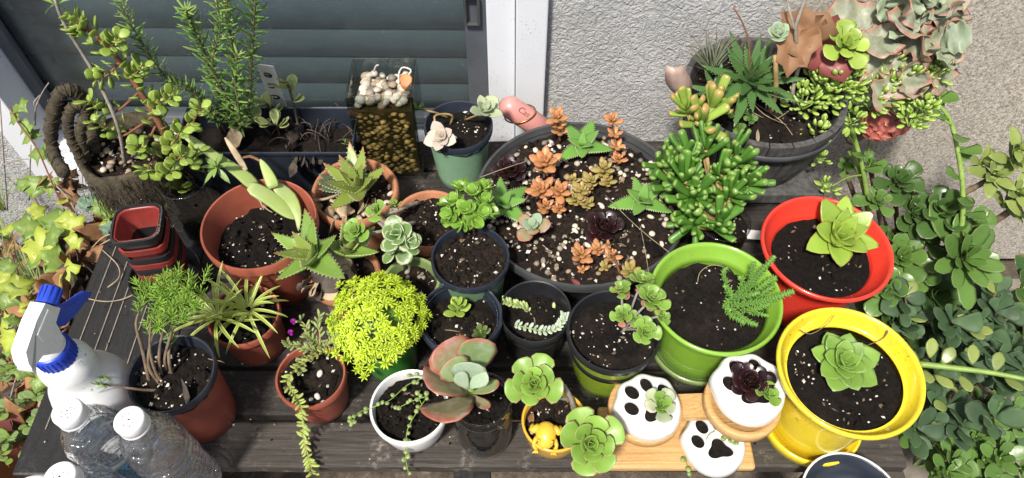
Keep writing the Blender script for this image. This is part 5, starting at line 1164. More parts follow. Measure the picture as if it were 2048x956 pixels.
# marker stake
tg = thing('plant_marker', 'white plastic stake with round printed letters behind the rosemary', 'plant marker', at(560, 225, .065)); q0, q1 = at(562, 225, .07), Y_(530, 130, .80); ax_ = frame(q1 - q0, V((0, -1, .3)))
b = MB(); b.box((q0 + q1) / 2, ((q1 - q0).length, .024, .0012), ax_); b.build('stake', 'print_tag', tg, smooth=False)
for t, ch in ((.35, 'o'), (.58, 'c'), (.80, 'e')):
    tc = bpy.data.curves.new('t', 'FONT'); tc.body = ch; tc.size = .026; tc.align_x = 'CENTER'; tc.align_y = 'CENTER'; tc.offset = .0006; to = bpy.data.objects.new('t', tc); COL.objects.link(to); me = bpy.data.meshes.new_from_object(to.evaluated_get(bpy.context.evaluated_depsgraph_get())); bpy.data.objects.remove(to)
    me.materials.clear(); me.materials.append(M['ink']); ob('letter', me, tg, q0.lerp(q1, t) + ax_ @ V((0, 0, .0009)), ax_ @ Matrix.Rotation(PI / 2, 3, 'Z'))

# ---- square glass vase of pebbles in murky water
T = thing('glass_vase', 'square glass vase of murky green water topped with smooth pebbles', 'vase', (-.185, .803, 0))
X0, X1, Y0, Y1, ZT = -.232, -.138, .762, .846, .176; th = .004
for nm, cc, dd in (('pane', ((X0 + X1) / 2, Y0 + th / 2, ZT / 2 + .002), (X1 - X0, th, ZT - .004)), ('pane', ((X0 + X1) / 2, Y1 - th / 2, ZT / 2 + .002), (X1 - X0, th, ZT - .004)), ('pane', (X0 + th / 2, (Y0 + Y1) / 2, ZT / 2 + .002), (th, Y1 - Y0 - 2 * th - .0004, ZT - .004)), ('pane', (X1 - th / 2, (Y0 + Y1) / 2, ZT / 2 + .002), (th, Y1 - Y0 - 2 * th - .0004, ZT - .004))): smooth_box(nm, 'box_glass', cc, dd, T, .0008)
b = MB(); b.box(((X0 + X1) / 2, (Y0 + Y1) / 2, .073), (X1 - X0 - 2 * th - .002, Y1 - Y0 - 2 * th - .004, .138)); b.build('water', 'algae_water', T, smooth=False)
for e in ((X0 + .001, Y0 + .001), (X1 - .001, Y0 + .001)):
    b = MB(); b.box((e[0], e[1] - .0014, ZT / 2 + .002), (.003, .0012, ZT - .006)); b.build('corner_edge', 'jar_edge' if 'jar_edge' in M else 'box_glass', T, smooth=False)
for i in range(130):
    x = X0 + .009 + (X1 - X0 - .018) * ((i * .618) % 1) + rnd.uniform(-.003, .003); z = .01 + .128 * (i + .5) / 130; pebble(T, (x, Y0 + th + .0058, z), rnd.uniform(.0052, .0085), 'pebble_algae')
for i in range(18): pebble(T, (X1 - th - .006, rnd.uniform(Y0 + .012, Y1 - .012), rnd.uniform(.02, .13)), rnd.uniform(.004, .007), 'pebble_algae')
for i in range(85):
    x = X0 + .012 + (X1 - X0 - .024) * ((i * .618) % 1); y = Y0 + .013 + (Y1 - Y0 - .026) * ((i + .5) / 85); pebble(T, (x + rnd.uniform(-.003, .003), y, .145 + rnd.uniform(0, .012)), rnd.uniform(.0055, .009), rnd.choice(('pebble_white', 'pebble_white', 'pebble_grey', 'pebble_tan')))
for q in ([(800, 168, .165), (797, 150, .18), (805, 135, .18), (822, 140, .178), (815, 152, .172)], [(748, 142, .17), (752, 132, .185), (757, 130, .185)]):
    b = MB(); b.tube(poly([at(*p) for p in q], 12), .0013, 5); b.build('root', 'perlite', T)
leaf(T, leafmesh('wide', 'orange_leaf'), at(808, 178, .165), V((.2, .8, .5)), V((0, -1, 1)), .022, 1.2, 'dry_leaf')

# ---- jar with elephant bush
c = (-.46, .672); T = potted('screw-top glass jar with a red-stemmed elephant bush of small round leaves', c, name='elephant_bush_in_jar')
b = MB(); cc = V((*c, 0)); b.lathe([(.004, 0), (.034, 0), (.0385, .004), (.040, .02), (.040, .07), (.035, .084), (.0335, .087), (.0345, .090), (.0335, .093), (.0345, .096), (.0335, .099), (.0335, .103), (.0315, .103)], 40, cc); b.build('jar', 'jar_glass', T)
b = MB(); b.lathe([(.003, .003), (.03, .003), (.037, .006), (.0378, .03), (.0375, .045), (.003, .048)], 32, cc); b.build('soil_body', 'soil', T)
bl = leafmesh('oval', 'bush_leaf', ring=6)
def bush_branch(pts, n, r_, L, side=True, red='brown_stem'):
    cv = poly(pts, n); b = MB(); b.tube(cv, [r_ * (1 - .6 * i / (n - 1)) for i in range(n)], 6); st = b.build('branch', red, T)
    for i in range(2, n):
        t = (cv[min(i + 1, n - 1)] - cv[i - 1]).normalized(); u = t.orthogonal().normalized(); w_ = t.cross(u)
        for k in (0, 1):
            a = (PI / 2) * (i % 2) + PI * k + rnd.uniform(-.5, .5); h = u * math.cos(a) + w_ * math.sin(a); leaf(st, bl, cv[i] + h * r_, h + t * .4 + UP * .3, t + UP * .5 + jit(.4), L * rnd.uniform(.7, 1.15), 1.0)
    return cv
main = bush_branch([at(350, 345, .06), Y_(330, 270, .70), Y_(290, 200, .715), Y_(245, 130, .73), Y_(190, 70, .74), Y_(140, 35, .745)], 30, .0052, .017)
for i, tips in ((6, [(380, 250, .69), (400, 215, .69)]), (8, [(285, 300, .68), (275, 290, .67)]), (9, [(240, 275, .70), (210, 255, .70), (190, 240, .70)]), (11, [(320, 205, .70), (345, 190, .69)]), (13, [(230, 225, .71), (200, 215, .71), (178, 200, .71)]), (15, [(270, 150, .72), (285, 130, .72)]), (18, [(215, 150, .72), (195, 155, .72)]), (21, [(225, 90, .73), (235, 75, .73)]), (25, [(165, 70, .735), (155, 60, .735)]), (3, [(380, 320, .66), (395, 300, .66)]), (5, [(300, 330, .67), (295, 345, .66)]), (4, [(345, 290, .67), (362, 262, .665)]), (2, [(330, 345, .65), (345, 340, .63)]), (1, [(355, 320, .64), (370, 312, .63)])):
    pp = [main[i]] + [Y_(*q) for q in tips]; bush_branch(pp, 9, .002, .0165)
b = MB(); b.tube(poly([at(250, 330, .10), Y_(235, 250, .70), Y_(190, 150, .72), Y_(130, 50, .735), Y_(110, 0, .74)], 20), [.0028 - .001 * i / 19 for i in range(20)], 6); b.build('dry_stick', 'grey_bark', T)
for k in range(6): a = k; blade(T, Y_(112, 8, .74), V((math.cos(a), .2, math.sin(a) + .5)), .035, .003, .6, 'rosemary_tip')
for x, y, z in ((360, 372, .05), (395, 395, .035), (372, 380, .045)): leaf(T, bl, at(x, y, z), jit(1), UP, .018)

# ---- fibre basket with twisted handles
c = (-.552, .725); T = thing('woven_planter', 'mossy fibre-wrapped planter with two tall twisted loop handles', 'planter', (*c, 0)); cc = V((*c, 0))
prof = [(.002, 0), (.048, 0), (.056, .02), (.063, .06), (.066, .1), (.067, .118), (.062, .122), (.057, .115), (.05, .095)]
b = MB(); vs, fs = [], []; n = 40
for i, (r_, z) in enumerate(prof):
    for k in range(n): a = 2 * PI * k / n; q = r_ * (1 + .07 * noise.noise(V((math.cos(a) * 3, math.sin(a) * 3, z * 30)))); vs.append(cc + V((q * math.cos(a), q * math.sin(a), z + .006 * noise.noise(V((math.cos(a) * 2, math.sin(a) * 2, 4))))))
fs = [(i * n + k, i * n + (k + 1) % n, i * n + n + (k + 1) % n, i * n + n + k) for i in range(len(prof) - 1) for k in range(n)]; b.add(vs, fs); b.build('body', 'hemp', T)
soil_disc(T, c, .056, .1, 'soil_brown', .008); grit(T, c, .05, .103, 120, weights=(.25, .5, .25), size=(.001, .004))
for i in range(22): a = rnd.uniform(0, 6.3); q = .047 * math.sqrt(rnd.random()); pebble(T, cc + V((q * math.cos(a), q * math.sin(a), .107)), rnd.uniform(.003, .0065), rnd.choice(('pebble_white', 'pebble_grey', 'pebble_tan')))
fb = MB()
for i in range(420):   # hanging fibres on the outside
    a = rnd.uniform(0, 6.3); z = rnd.uniform(.05, .122); r_ = .066; p0 = cc + V((r_ * math.cos(a), r_ * math.sin(a), z)); p1 = p0 + V((math.cos(a) * rnd.uniform(-.004, .006) + rnd.uniform(-.01, .01), math.sin(a) * rnd.uniform(-.004, .006) + rnd.uniform(-.01, .01), -rnd.uniform(.02, .05))); fb.tube([p0, (p0 + p1) / 2 + jit(.004), p1], .0005, 3)
fb = fb.build('fibre', 'hemp', T); fb['kind'] = 'stuff'
def loop_handle(pts, r_):
    cv = poly(pts, 36); b = MB(); b.tube(cv, [r_ * (1 + .12 * math.sin(i * 1.7)) for i in range(36)], 9); h = b.build('handle', 'hemp', T)
    b = MB(); tw = []
    for i in range(150):
        t = i / 149 * 35; k = min(34, int(t)); p = cv[k].lerp(cv[k + 1], t - k); tg_ = (cv[k + 1] - cv[k]).normalized(); u = tg_.cross(V((0, 1, .2))).normalized(); w_ = tg_.cross(u); a = i * .9; tw.append(p + (u * math.cos(a) + w_ * math.sin(a)) * (r_ * 1.12))
    b.tube(tw, .0011, 4); b.build('binding', 'root_fibre' if False else 'hemp', h)
loop_handle([at(128, 345, .11), Y_(105, 300, .74), Y_(103, 240, .745), Y_(118, 190, .75), Y_(140, 180, .755), Y_(162, 195, .76), Y_(180, 250, .755), at(188, 300, .12)], .0085)
loop_handle([at(165, 325, .115), Y_(145, 285, .70), Y_(135, 250, .705), Y_(142, 218, .71), Y_(160, 210, .715), Y_(172, 225, .715), Y_(160, 262, .705), at(172, 320, .11)], .0065)

# ---- stack of square nursery pots in a round black pot
c = at(345, 552, .03); T = thing('black_saucer_pot', 'low round black plastic pot under the stack of square pots', 'plant pot', (c.x - .008, c.y, 0))
plastic_pot(T, (c.x - .008, c.y), .049, .040, .04, 'black_plastic', soil=.02, name='pot')
b = MB(); b.lathe([(.001, .004), (.038, .004), (.040, .01)], 32, V((c.x - .008, c.y, 0))); b.build('floor', 'black_plastic', T)
rq = Matrix.Rotation(R(10), 3, 'Z')
def square_pot(label, zc, mat, side, hgt, grp):
    T = thing('square_pot', label, 'plant pot', (c.x, c.y, zc), grp); lv = [(-.012, 0), (-.002, hgt - .010), (.0005, hgt - .009), (.0005, hgt), (-.0018, hgt + .0004), (-.003, hgt - .003), (-.0135, .003)]; vs = []; m = 24
    for d, z in lv:
        s_ = side / 2 + d
        for k in range(m):
            a = 2 * PI * (k + .5) / m; x, y = math.cos(a), math.sin(a); e = 5; q = (abs(x) ** e + abs(y) ** e) ** (-1 / e); vs.append(rq @ V((s_ * x * q, s_ * y * q, 0)) + V((c.x, c.y, zc + z)))
    b = MB(); b.add(vs, [(i * m + k, i * m + (k + 1) % m, i * m + m + (k + 1) % m, i * m + m + k) for i in range(len(lv) - 1) for k in range(m)] + [tuple(range(m - 1, -1, -1)), tuple(range((len(lv) - 1) * m, len(lv) * m))]); o = b.build('wall', mat, T, smooth=True, sharp=40); return T
names = ['lowest red square pot of the nested stack', 'lowest black square pot of the nested stack', 'second red square pot from the bottom of the nested stack', 'second black square pot from the bottom of the nested stack', 'highest red square pot of the nested stack, under the black top one']
z = .012
for i, nm in enumerate(names): square_pot(nm, z + .0125 * i + (.006 if i == 4 else 0), 'red_plastic' if i % 2 == 0 else 'black_plastic', .0575, .062, 'nested square pots')
Tt = square_pot('topmost black square pot of the nested stack with a red lining showing inside', z + .078, 'black_plastic', .0595, .062, 'nested square pots')
b = MB(); vs = []; m = 24
for s_, zz in ((.0266, .1505), (.0258, .1512), (.0250, .147), (.018, .098), (.001, .098)):
    for k in range(m): a = 2 * PI * (k + .5) / m; x, y = math.cos(a), math.sin(a); q = (abs(x) ** 5 + abs(y) ** 5) ** -.2; vs.append(rq @ V((s_ * x * q, s_ * y * q, 0)) + V((c.x, c.y, zz)))
b.add(vs, [(i * m + k, i * m + (k + 1) % m, i * m + m + (k + 1) % m, i * m + m + k) for i in range(4) for k in range(m)]); b.build('lining', 'red_plastic', Tt)

# ---- spray bottle
c = V((-.483, .362, 0)); T = thing('spray_bottle', 'white spray bottle with blue nozzle, collar and trigger', 'spray bottle', c)
b = MB(); b.lathe([(.002, 0), (.040, 0), (.0435, .004), (.044, .02), (.044, .085), (.043, .105), (.038, .122), (.030, .136), (.0275, .145), (.0285, .156), (.0275, .168), (.022, .178), (.016, .182)], 40, c); b.build('body', 'white_plastic', T)
b = MB(); b.lathe([(.0195, .178), (.0200, .179), (.0200, .198), (.0185, .200), (.012, .200)], 32, c); o = b.build('collar', 'blue_plastic', T)
for k in range(26):
    a = 2 * PI * k / 26; b = MB(); b.box((c.x + .0201 * math.cos(a), c.y + .0201 * math.sin(a), .188), (.0012, .0016, .017), Matrix.Rotation(a, 3, 'Z')); b.build('ridge', 'blue_plastic', o, smooth=False)
b = MB(); b.lathe([(.0175, .2005), (.0172, .206), (.0150, .210), (.0145, .222), (.0120, .230), (.004, .234)], 28, c); b.build('dome', 'white_plastic', T)
nz, tl = at(92, 612, .258), at(50, 728, .243); fd = (nz - tl).normalized()
def prism(name, mat, outl, w_, parent, bev=.0018):
    "outline in the head's (forward, up) plane, given thickness sideways"
    b = MB(); sdv = fd.cross(UP).normalized(); up2 = sdv.cross(fd); m = len(outl); o0 = (nz + tl) / 2
    vs = [o0 + fd * x + up2 * z + sdv * w_ * sg for sg in (-.5, .5) for x, z in outl]
    b.add(vs, [tuple(range(m)), tuple(range(2 * m - 1, m - 1, -1))] + [(i, m + i, m + (i + 1) % m, (i + 1) % m) for i in range(m)]); o = b.build(name, mat, parent, smooth=False); md = o.modifiers.new('b', 'BEVEL'); md.width = bev; md.segments = 2; md.limit_method = 'ANGLE'; return o
Lh = (nz - tl).length / 2
hd = prism('head', 'white_plastic', [(-Lh - .006, -.006), (-Lh, .006), (-.02, .015), (.01, .016), (Lh, .013), (Lh + .002, -.011), (.016, -.012), (.006, -.030), (-.010, -.032), (-.018, -.010), (-.034, -.002)], .0155, T, .003)
pn = prism('side_panel', 'white_plastic', [(-.006, -.002), (-.002, .010), (Lh - .004, .008), (Lh - .004, -.006), (.012, -.009), (.002, -.018)], .0185, hd, .001)
prism('trigger', 'blue_plastic', [(Lh - .018, -.0135), (Lh - .001, -.0125), (Lh + .004, -.020), (Lh + .014, -.033), (Lh + .032, -.052), (Lh + .028, -.054), (Lh + .006, -.042), (Lh - .012, -.030)], .0125, T, .0015)
ax = frame(fd, UP); ax = Matrix((ax.col[1], ax.col[2], ax.col[0])).transposed()
b = MB(); b.lathe([(.003, 0), (.0102, 0), (.0100, .004), (.0092, .012), (.0088, .0175), (.0075, .0185), (.003, .018)], 12, nz + fd * .002, axis=ax); no = b.build('nozzle', 'blue_plastic', T, smooth=False)
for k in range(12):
    a = 2 * PI * k / 12; b = MB(); b.box(nz + fd * .0115 + ax @ V((.0094 * math.cos(a), .0094 * math.sin(a), 0)), (.0016, .0016, .0140), ax @ Matrix.Rotation(a, 3, 'Z')); b.build('ridge', 'blue_plastic', no, smooth=False)
# marker lines on the body: flat print
for q in ([(205, 800, .09), (225, 785, .095), (235, 778, .095)], [(240, 805, .085), (232, 790, .09), (236, 780, .09)]): pass

# ---- water bottles
def bottle(label, x, y, label_band=False, crumple=1.0, squat=0.0):
    T = thing('water_bottle', label, 'bottle', (x, y, 0), 'water bottles with pierced caps'); c = V((x, y, 0)); r_ = .0315
    prof = [(.003, .003), (.018, .002), (.028, .004), (r_, .012)]
    k = 0; z = .016
    while z < .125:
        prof += [(r_, z), (r_ - .0006, z + .0022), (r_ - .0036, z + .0045), (r_ - .0006, z + .0068)]; z += .0105
    prof += [(r_, .130), (r_ - .001, .142), (r_ - .006, .156), (.018, .168), (.0140, .176), (.0132, .182)]
    vs, fs = [], []; n = 48
    for i, (q, zz) in enumerate(prof):
        for j in range(n):
            a = 2 * PI * j / n; f = 1 + crumple * .03 * noise.noise(V((math.cos(a) * 5 + x * 90, math.sin(a) * 5, zz * 70))) * (1 if .01 < zz < .16 else 0) + crumple * .05 * noise.noise(V((math.cos(a) * 1.6 + x * 40, math.sin(a) * 1.6, zz * 26))) * (1 if .01 < zz < .16 else 0); vs.append(c + V((q * f * math.cos(a), q * f * math.sin(a), zz)))
    fs = [(i * n + j, i * n + (j + 1) % n, i * n + n + (j + 1) % n, i * n + n + j) for i in range(len(prof) - 1) for j in range(n)]
    b = MB(); b.add(vs, fs); b.build('body', 'bottle_glass', T)
    b = MB(); b.lathe([(.0148, .180), (.0152, .1805), (.0152, .1835), (.0146, .184), (.0150, .1845), (.0150, .1955), (.0140, .1975), (.0115, .1978), (.0112, .1973), (.001, .1973)], 40, c); cp = b.build('cap', 'white_plastic', T)
    for i in range(11):
        a = R(137.5) * i; q = .0025 * math.sqrt(i + .2); b = MB(); b.lathe([(.00055, .1973), (.00055, .1976), (.0001, .1977)], 7, c + V((q * math.cos(a), q * math.sin(a), 0))); b.build('hole', 'ink', cp)
    if label_band:
        b = MB(); b.lathe([(r_ + .0007, .062), (r_ + .0010, .063), (r_ + .0010, .112), (r_ + .0007, .113)], 48, c); lb = b.build('label', 'bottle_label', T)
        b = MB(); b.lathe([(r_ + .0012, .106), (r_ + .0014, .107), (r_ + .0014, .112), (r_ + .0012, .113)], 48, c); b.build('label_stripe', 'print_tag', lb)
bottle('clear ribbed water bottle with pierced white cap nearest the terracotta pot', -.377, .284, False, 1.2)
bottle('crumpled clear water bottle with white cap and blue label behind the other bottles', -.441, .293, True, 1.8)
bottle('labelled clear water bottle with many-holed white cap at the bottom edge, front of the three', -.425, .228, True, 1.0)
b = MB(); b.box((-.4475, .245, -.0135), (.165, .09, .023)); b.build('shelf_board', 'bench_dark', bench, smooth=False)
p = at(48, 1002, .06); T = thing('plastic_cup', 'upturned cloudy white plastic cup at the bottom left corner', 'cup', (p.x, p.y, GZ)); cc = V((p.x, p.y, 0)); b = MB(); b.lathe([(.044, GZ), (.040, -.1), (.035, .03), (.033, .05), (.028, .057), (.001, .060)], 32, cc); b.build('cup_wall', 'white_plastic', T)
# ================================================================ PLANTS BESIDE THE BENCH
# ---- raised earth on the left with litter
b = MB(); n = 30; vs = []
for j in range(n + 1):
    for i in range(n + 1):
        x = -1.7 + 1.075 * i / n; y = -.15 + 1.095 * j / n; e = min(i, n - i, j, n - j) / 3; vs.append((x, y, GZ + .004 + min(1, e) * (.16 + .05 * noise.noise(V((x * 6, y * 6, 0))))))
b.add(vs, [(j * (n + 1) + i, j * (n + 1) + i + 1, (j + 1) * (n + 1) + i + 1, (j + 1) * (n + 1) + i) for j in range(n) for i in range(n)]); o = b.build('earth_bank', 'ground'); o['kind'] = 'structure'
BZ = GZ + .16
b = MB(); lit = MB()
for i in range(1500):
    x, y = rnd.uniform(-1.15, -.615), rnd.uniform(.0, .9); p = V((x, y, BZ + .03 + rnd.uniform(0, .05))); a = rnd.uniform(0, 6.3); s_ = rnd.uniform(.012, .03); u = V((math.cos(a), math.sin(a), rnd.uniform(-.5, .5))) * s_; w_ = V((-math.sin(a), math.cos(a), rnd.uniform(-.6, .6))) * s_ * rnd.uniform(.3, .6); k = V((0, 0, s_ * rnd.uniform(-.2, .5))); lit.cur = rnd.choice((0, 0, 1, 2))
    lit.add([p - u, p - w_ + k, p + w_ + k, p + u, p + k * -.4], [(0, 1, 4), (1, 3, 4), (3, 2, 4), (2, 0, 4)])
lit = lit.build('leaf_litter', ['dry_leaf', 'dry_leaf_pale', 'dry_dark'], smooth=False); lit['kind'] = 'stuff'; lit['label'] = 'brown dry leaf litter on the ground left of the bench'; lit['category'] = 'leaf litter'
# dry leaf drift caught at the end of the bench
T = thing('dry_leaf_pile', 'drift of crumpled brown leaves against the left end of the bench', 'leaf pile', at(190, 500, -.06))
dlf = [leafmesh('wide', 'dry_leaf', twist=1.6), leafmesh('round', 'dry_leaf', twist=2.2), leafmesh('wide', 'dry_dark', twist=2)]
for i in range(85):
    t = rnd.random(); x = 235 - 105 * t + rnd.uniform(-45, 8); y = 425 + 200 * t + rnd.uniform(-20, 20); leaf(T, rnd.choice(dlf), at(x, y, rnd.uniform(-.07, -.01)), jit(1), UP + jit(.9), rnd.uniform(.02, .04), 1, 'dry_leaf')
for i in range(60):
    leaf(T, rnd.choice(dlf), at(rnd.uniform(20, 150), rnd.uniform(600, 900), rnd.uniform(-.22, -.1)), jit(1), UP + jit(.9), rnd.uniform(.025, .045), 1, 'dry_leaf')
for q in ([(180, 500, -.02), (215, 470, .0), (270, 475, .01)], [(150, 590, .0), (200, 602, .005), (240, 600, .005), (275, 585, .01)], [(205, 500, .0), (235, 530, .005), (238, 555, .005), (215, 575, .003)], [(200, 490, .0), (235, 475, .02), (280, 490, .03), (290, 510, .03)]):
    b = MB(); b.tube(poly([at(*p) for p in q], 14), .0009, 5); b.build('twig', 'root_fibre', T)
# ---- ivy
iv, ig = lobed('ivy', IVY, 'i'), lobed('ivy_green', IVY, 'i')
T = thing('ivy_vine', 'yellow-green ivy vine with lobed leaves climbing at the left end of the bench', 'ivy', at(110, 560, -.25))
def vine(pts, spots, r_=.0013, mat='brown_stem'):
    b = MB(); cv = poly([at(*p) for p in pts], 26); b.tube(cv, r_, 5); b.build('vine', mat, T)
vine([(190, 520, -.2), (140, 440, -.05), (110, 380, 0), (75, 300, .03), (40, 250, .05), (20, 215, .06)], 0); vine([(160, 560, -.2), (130, 500, -.08), (100, 450, -.05), (60, 380, -.05)], 0); vine([(90, 700, -.25), (70, 640, -.12), (40, 560, -.08), (20, 500, -.08)], 0)
IL = [(45, 215, 30, .06), (25, 240, 26, .05), (48, 258, 28, .04), (70, 265, 24, .03), (52, 275, 24, .03), (90, 300, 34, .02), (115, 325, 26, .02), (75, 315, 30, .01), (60, 375, 40, -.02), (100, 378, 36, -.02), (40, 372, 26, -.02), (128, 400, 24, 0), (70, 450, 50, -.04), (110, 460, 62, -.02), (140, 455, 46, 0), (95, 495, 62, -.03), (125, 520, 50, -.01), (75, 510, 44, -.05), (130, 545, 44, 0), (100, 470, 40, 0), (65, 485, 36, -.06), (10, 540, 36, -.05), (45, 570, 50, -.03), (30, 600, 44, -.04), (15, 565, 36, -.04), (60, 610, 30, -.04), (35, 640, 30, -.05), (10, 680, 42, -.03), (55, 745, 34, -.04), (85, 765, 34, -.03), (75, 730, 24, -.05), (25, 700, 26, -.05), (8, 640, 30, -.06), (225, 430, 26, .03), (205, 415, 30, .03), (215, 440, 24, .03), (238, 425, 22, .03), (15, 455, 26, -.05), (80, 420, 30, -.03), (145, 490, 32, 0)]
for x, y, s_, z in IL:
    p = at(x, y, z); L = s_ * pxm(p) * 1.02; a = rnd.uniform(0, 6.3); d = V((math.cos(a), math.sin(a), rnd.uniform(-.5, .1))); leaf(T, iv if rnd.random() < (.6 if y > 360 else .25) else ig, p - d * L * .4, d, V((rnd.uniform(-.4, .4), -.5 + rnd.uniform(-.3, .3), 1)), L)
for i in range(10): leaf(T, lobed('maple', IVY, 'i'), at(rnd.uniform(85, 165), rnd.uniform(335, 420), rnd.uniform(-.05, 0)), jit(1), UP + jit(.7), rnd.uniform(.02, .035), 1, 'withered_leaf')
# ---- grey-green grass and weeds
T = thing('grass_tuft', 'loose tuft of fine grey-green grass between the wall and the ivy', 'grass', at(30, 520, -.3))
for x, y in ((20, 480), (60, 560), (10, 420), (40, 630), (90, 600), (5, 560), (110, 660), (30, 700)): strap_tuft(T, at(x, y, -.25), 26, .11, .0014, 'grass', (0, -.1, .9), .55)
T = thing('dry_twig_shrub', 'leafless grey twigs standing in front of the window sill at far left', 'twigs', at(10, 420, -.25))
for q in ([(70, 250, .0), (72, 215, .06), (85, 185, .09), (98, 165, .11)], [(15, 420, -.2), (10, 350, -.1), (5, 280, 0), (0, 200, .06)], [(58, 400, -.15), (60, 340, -.05), (62, 290, 0)], [(5, 330, -.05), (40, 320, -.02), (62, 318, 0)], [(72, 215, .06), (68, 205, .07), (80, 190, .08)], [(20, 450, -.2), (70, 420, -.05), (110, 405, -.02), (145, 430, 0)], [(100, 360, 0), (135, 395, .0), (160, 440, .0)], [(60, 900, -.2), (90, 860, -.1), (150, 830, -.03)], [(20, 800, -.2), (50, 720, -.08), (130, 660, -.03)]):
    b = MB(); b.tube(poly([at(*p) for p in q], 12), [.0016 - .0008 * i / 11 for i in range(12)], 5); b.build('twig', 'grey_bark', T)
T = thing('glaucous_weed', 'small blue-green scalloped weed growing below the woven planter', 'weed', at(190, 440, -.08))
gl_ = lobed('glaucous', MAPLE, 'm')
for x, y in ((175, 395), (185, 385), (165, 400), (190, 410), (182, 402), (235, 430), (250, 420), (245, 445), (225, 455), (260, 430), (240, 465), (215, 450), (255, 450), (230, 440)): leaf(T, gl_, at(x, y, .0), jit(1), UP + jit(.5) - V((0, .4, 0)), .022, .8)
T = thing('creeping_weed', 'low creeping weed with tiny oval leaves below the spray bottle', 'weed', at(70, 850, -.25)); wd_ = leafmesh('wide', 'weed', ring=6); wy = leafmesh('wide', 'ivy_green', ring=6)
for k in range(15):
    x, y = rnd.uniform(0, 120), rnd.uniform(770, 940); p0 = at(x, y, -.2); p1 = at(x + rnd.uniform(-40, 50), y + rnd.uniform(-60, 10), -.1); cv = bez(p0, (p0 + p1) / 2 + V((0, 0, .03)), p1, 9); b = MB(); b.tube(cv, .0009, 4); st = b.build('stem', 'tan_stem', T)
    for i in range(2, 9):
        for sg in (-1, 1): leaf(st, wd_ if rnd.random() < .7 else wy, cv[i], V((sg, rnd.uniform(-.6, .6), .4)), UP, rnd.uniform(.012, .022), 1)
p = at(15, 945, -.1); T = thing('red_tub', 'dark red tub at the bottom left corner under the weeds', 'tub', (p.x, p.y, GZ)); plastic_pot(T, (p.x, p.y), .09, -.1, .075, 'crimson', soil=-.14, z0=GZ + .003, name='tub')

# ---- right: aeonium bush
am, ad, ab = leafmesh('spoon', 'aeonium_mid'), leafmesh('spoon', 'aeonium_dark'), leafmesh('wide', 'aeonium_mid')
T = thing('aeonium_bush', 'branching green aeonium bush crowding the right end of the bench', 'succulent bush', at(1850, 600, GZ)); AB = at(1850, 640, -.5)
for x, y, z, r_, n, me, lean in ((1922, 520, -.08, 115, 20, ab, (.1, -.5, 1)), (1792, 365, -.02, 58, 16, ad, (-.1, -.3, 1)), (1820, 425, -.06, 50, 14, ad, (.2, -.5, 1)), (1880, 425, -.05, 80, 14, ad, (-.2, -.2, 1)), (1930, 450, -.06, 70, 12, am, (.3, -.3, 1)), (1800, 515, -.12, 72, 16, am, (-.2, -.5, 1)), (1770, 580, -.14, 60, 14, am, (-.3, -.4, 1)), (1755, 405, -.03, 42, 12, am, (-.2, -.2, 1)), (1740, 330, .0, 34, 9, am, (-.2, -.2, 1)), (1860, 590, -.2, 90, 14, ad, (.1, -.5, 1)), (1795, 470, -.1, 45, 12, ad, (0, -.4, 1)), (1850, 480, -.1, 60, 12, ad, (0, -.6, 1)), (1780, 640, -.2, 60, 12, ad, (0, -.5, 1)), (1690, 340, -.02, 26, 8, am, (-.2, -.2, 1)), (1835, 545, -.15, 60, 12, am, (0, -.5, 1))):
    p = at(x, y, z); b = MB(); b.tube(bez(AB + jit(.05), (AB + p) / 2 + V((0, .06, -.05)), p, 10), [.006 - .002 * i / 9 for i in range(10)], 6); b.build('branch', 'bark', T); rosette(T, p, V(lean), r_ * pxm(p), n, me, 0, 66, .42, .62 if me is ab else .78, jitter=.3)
b = MB(); b.tube(poly([at(1700, 300, .02), at(1725, 360, -.02), at(1735, 410, -.06), at(1745, 470, -.12)], 10), .005, 7); b.build('branch', 'green_stem', T)
# flower stalks with bud clusters
T = thing('flowering_stalk', 'upright green stalk with pale star-bud clusters rising behind the red pot', 'flower stalk', at(1740, 440, -.1)); bd = leafmesh('bean', 'bud', ring=6); sl_ = leafmesh('spoon', 'aeonium_mid')
def bud_cluster(T, st, x, y, z, n, R_):
    p = at(x, y, z)
    R_ *= 1.3
    for i in range(int(n * 1.5)):
        u = V((rnd.gauss(0, 1), rnd.gauss(0, 1), rnd.gauss(.3, .8))).normalized(); q = p + u * R_ * rnd.uniform(.55, 1.0); leaf(st, bd, q, u + V((0, -.1, .35)), UP, rnd.uniform(.010, .0145), 1.2, 'bud')
    b = MB()
    for i in range(9): u = V((rnd.gauss(0, 1), rnd.gauss(0, 1), .3)).normalized(); b.tube([p - V((0, 0, R_ * .6)), p + u * R_ * .7], .0009, 4)
    b = b.build('flower_stem', 'green_stem', st); b['kind'] = 'stuff'
def stalk(T, pts, r_, n=22):
    cv = poly([at(*p) for p in pts], n); b = MB(); b.tube(cv, [r_ * (1 - .45 * i / (n - 1)) for i in range(n)], 7); return b.build('stalk', 'green_stem', T), cv
st, cv = stalk(T, [(1738, 420, -.06), (1728, 350, .0), (1710, 280, .06), (1695, 230, .10), (1680, 195, .12), (1668, 165, .14)], .0042)
for i in range(5, 19, 2): a = i * 2.4; leaf(st, sl_, cv[i], V((math.cos(a), math.sin(a) - .2, .4)), UP, .03, .9)
for x, y, z, n, r_ in ((1672, 165, .16, 42, .026), (1640, 160, .155, 24, .020), (1703, 165, .155, 22, .018), (1610, 205, .14, 26, .020), (1635, 265, .11, 16, .014), (1680, 148, .165, 20, .02), (1640, 315, .07, 9, .009), (1655, 375, .03, 9, .009), (1705, 240, .12, 14, .013), (1650, 190, .145, 24, .02), (1692, 138, .17, 20, .018), (1655, 140, .165, 20, .018)): bud_cluster(T, st, x, y, z, n, r_)
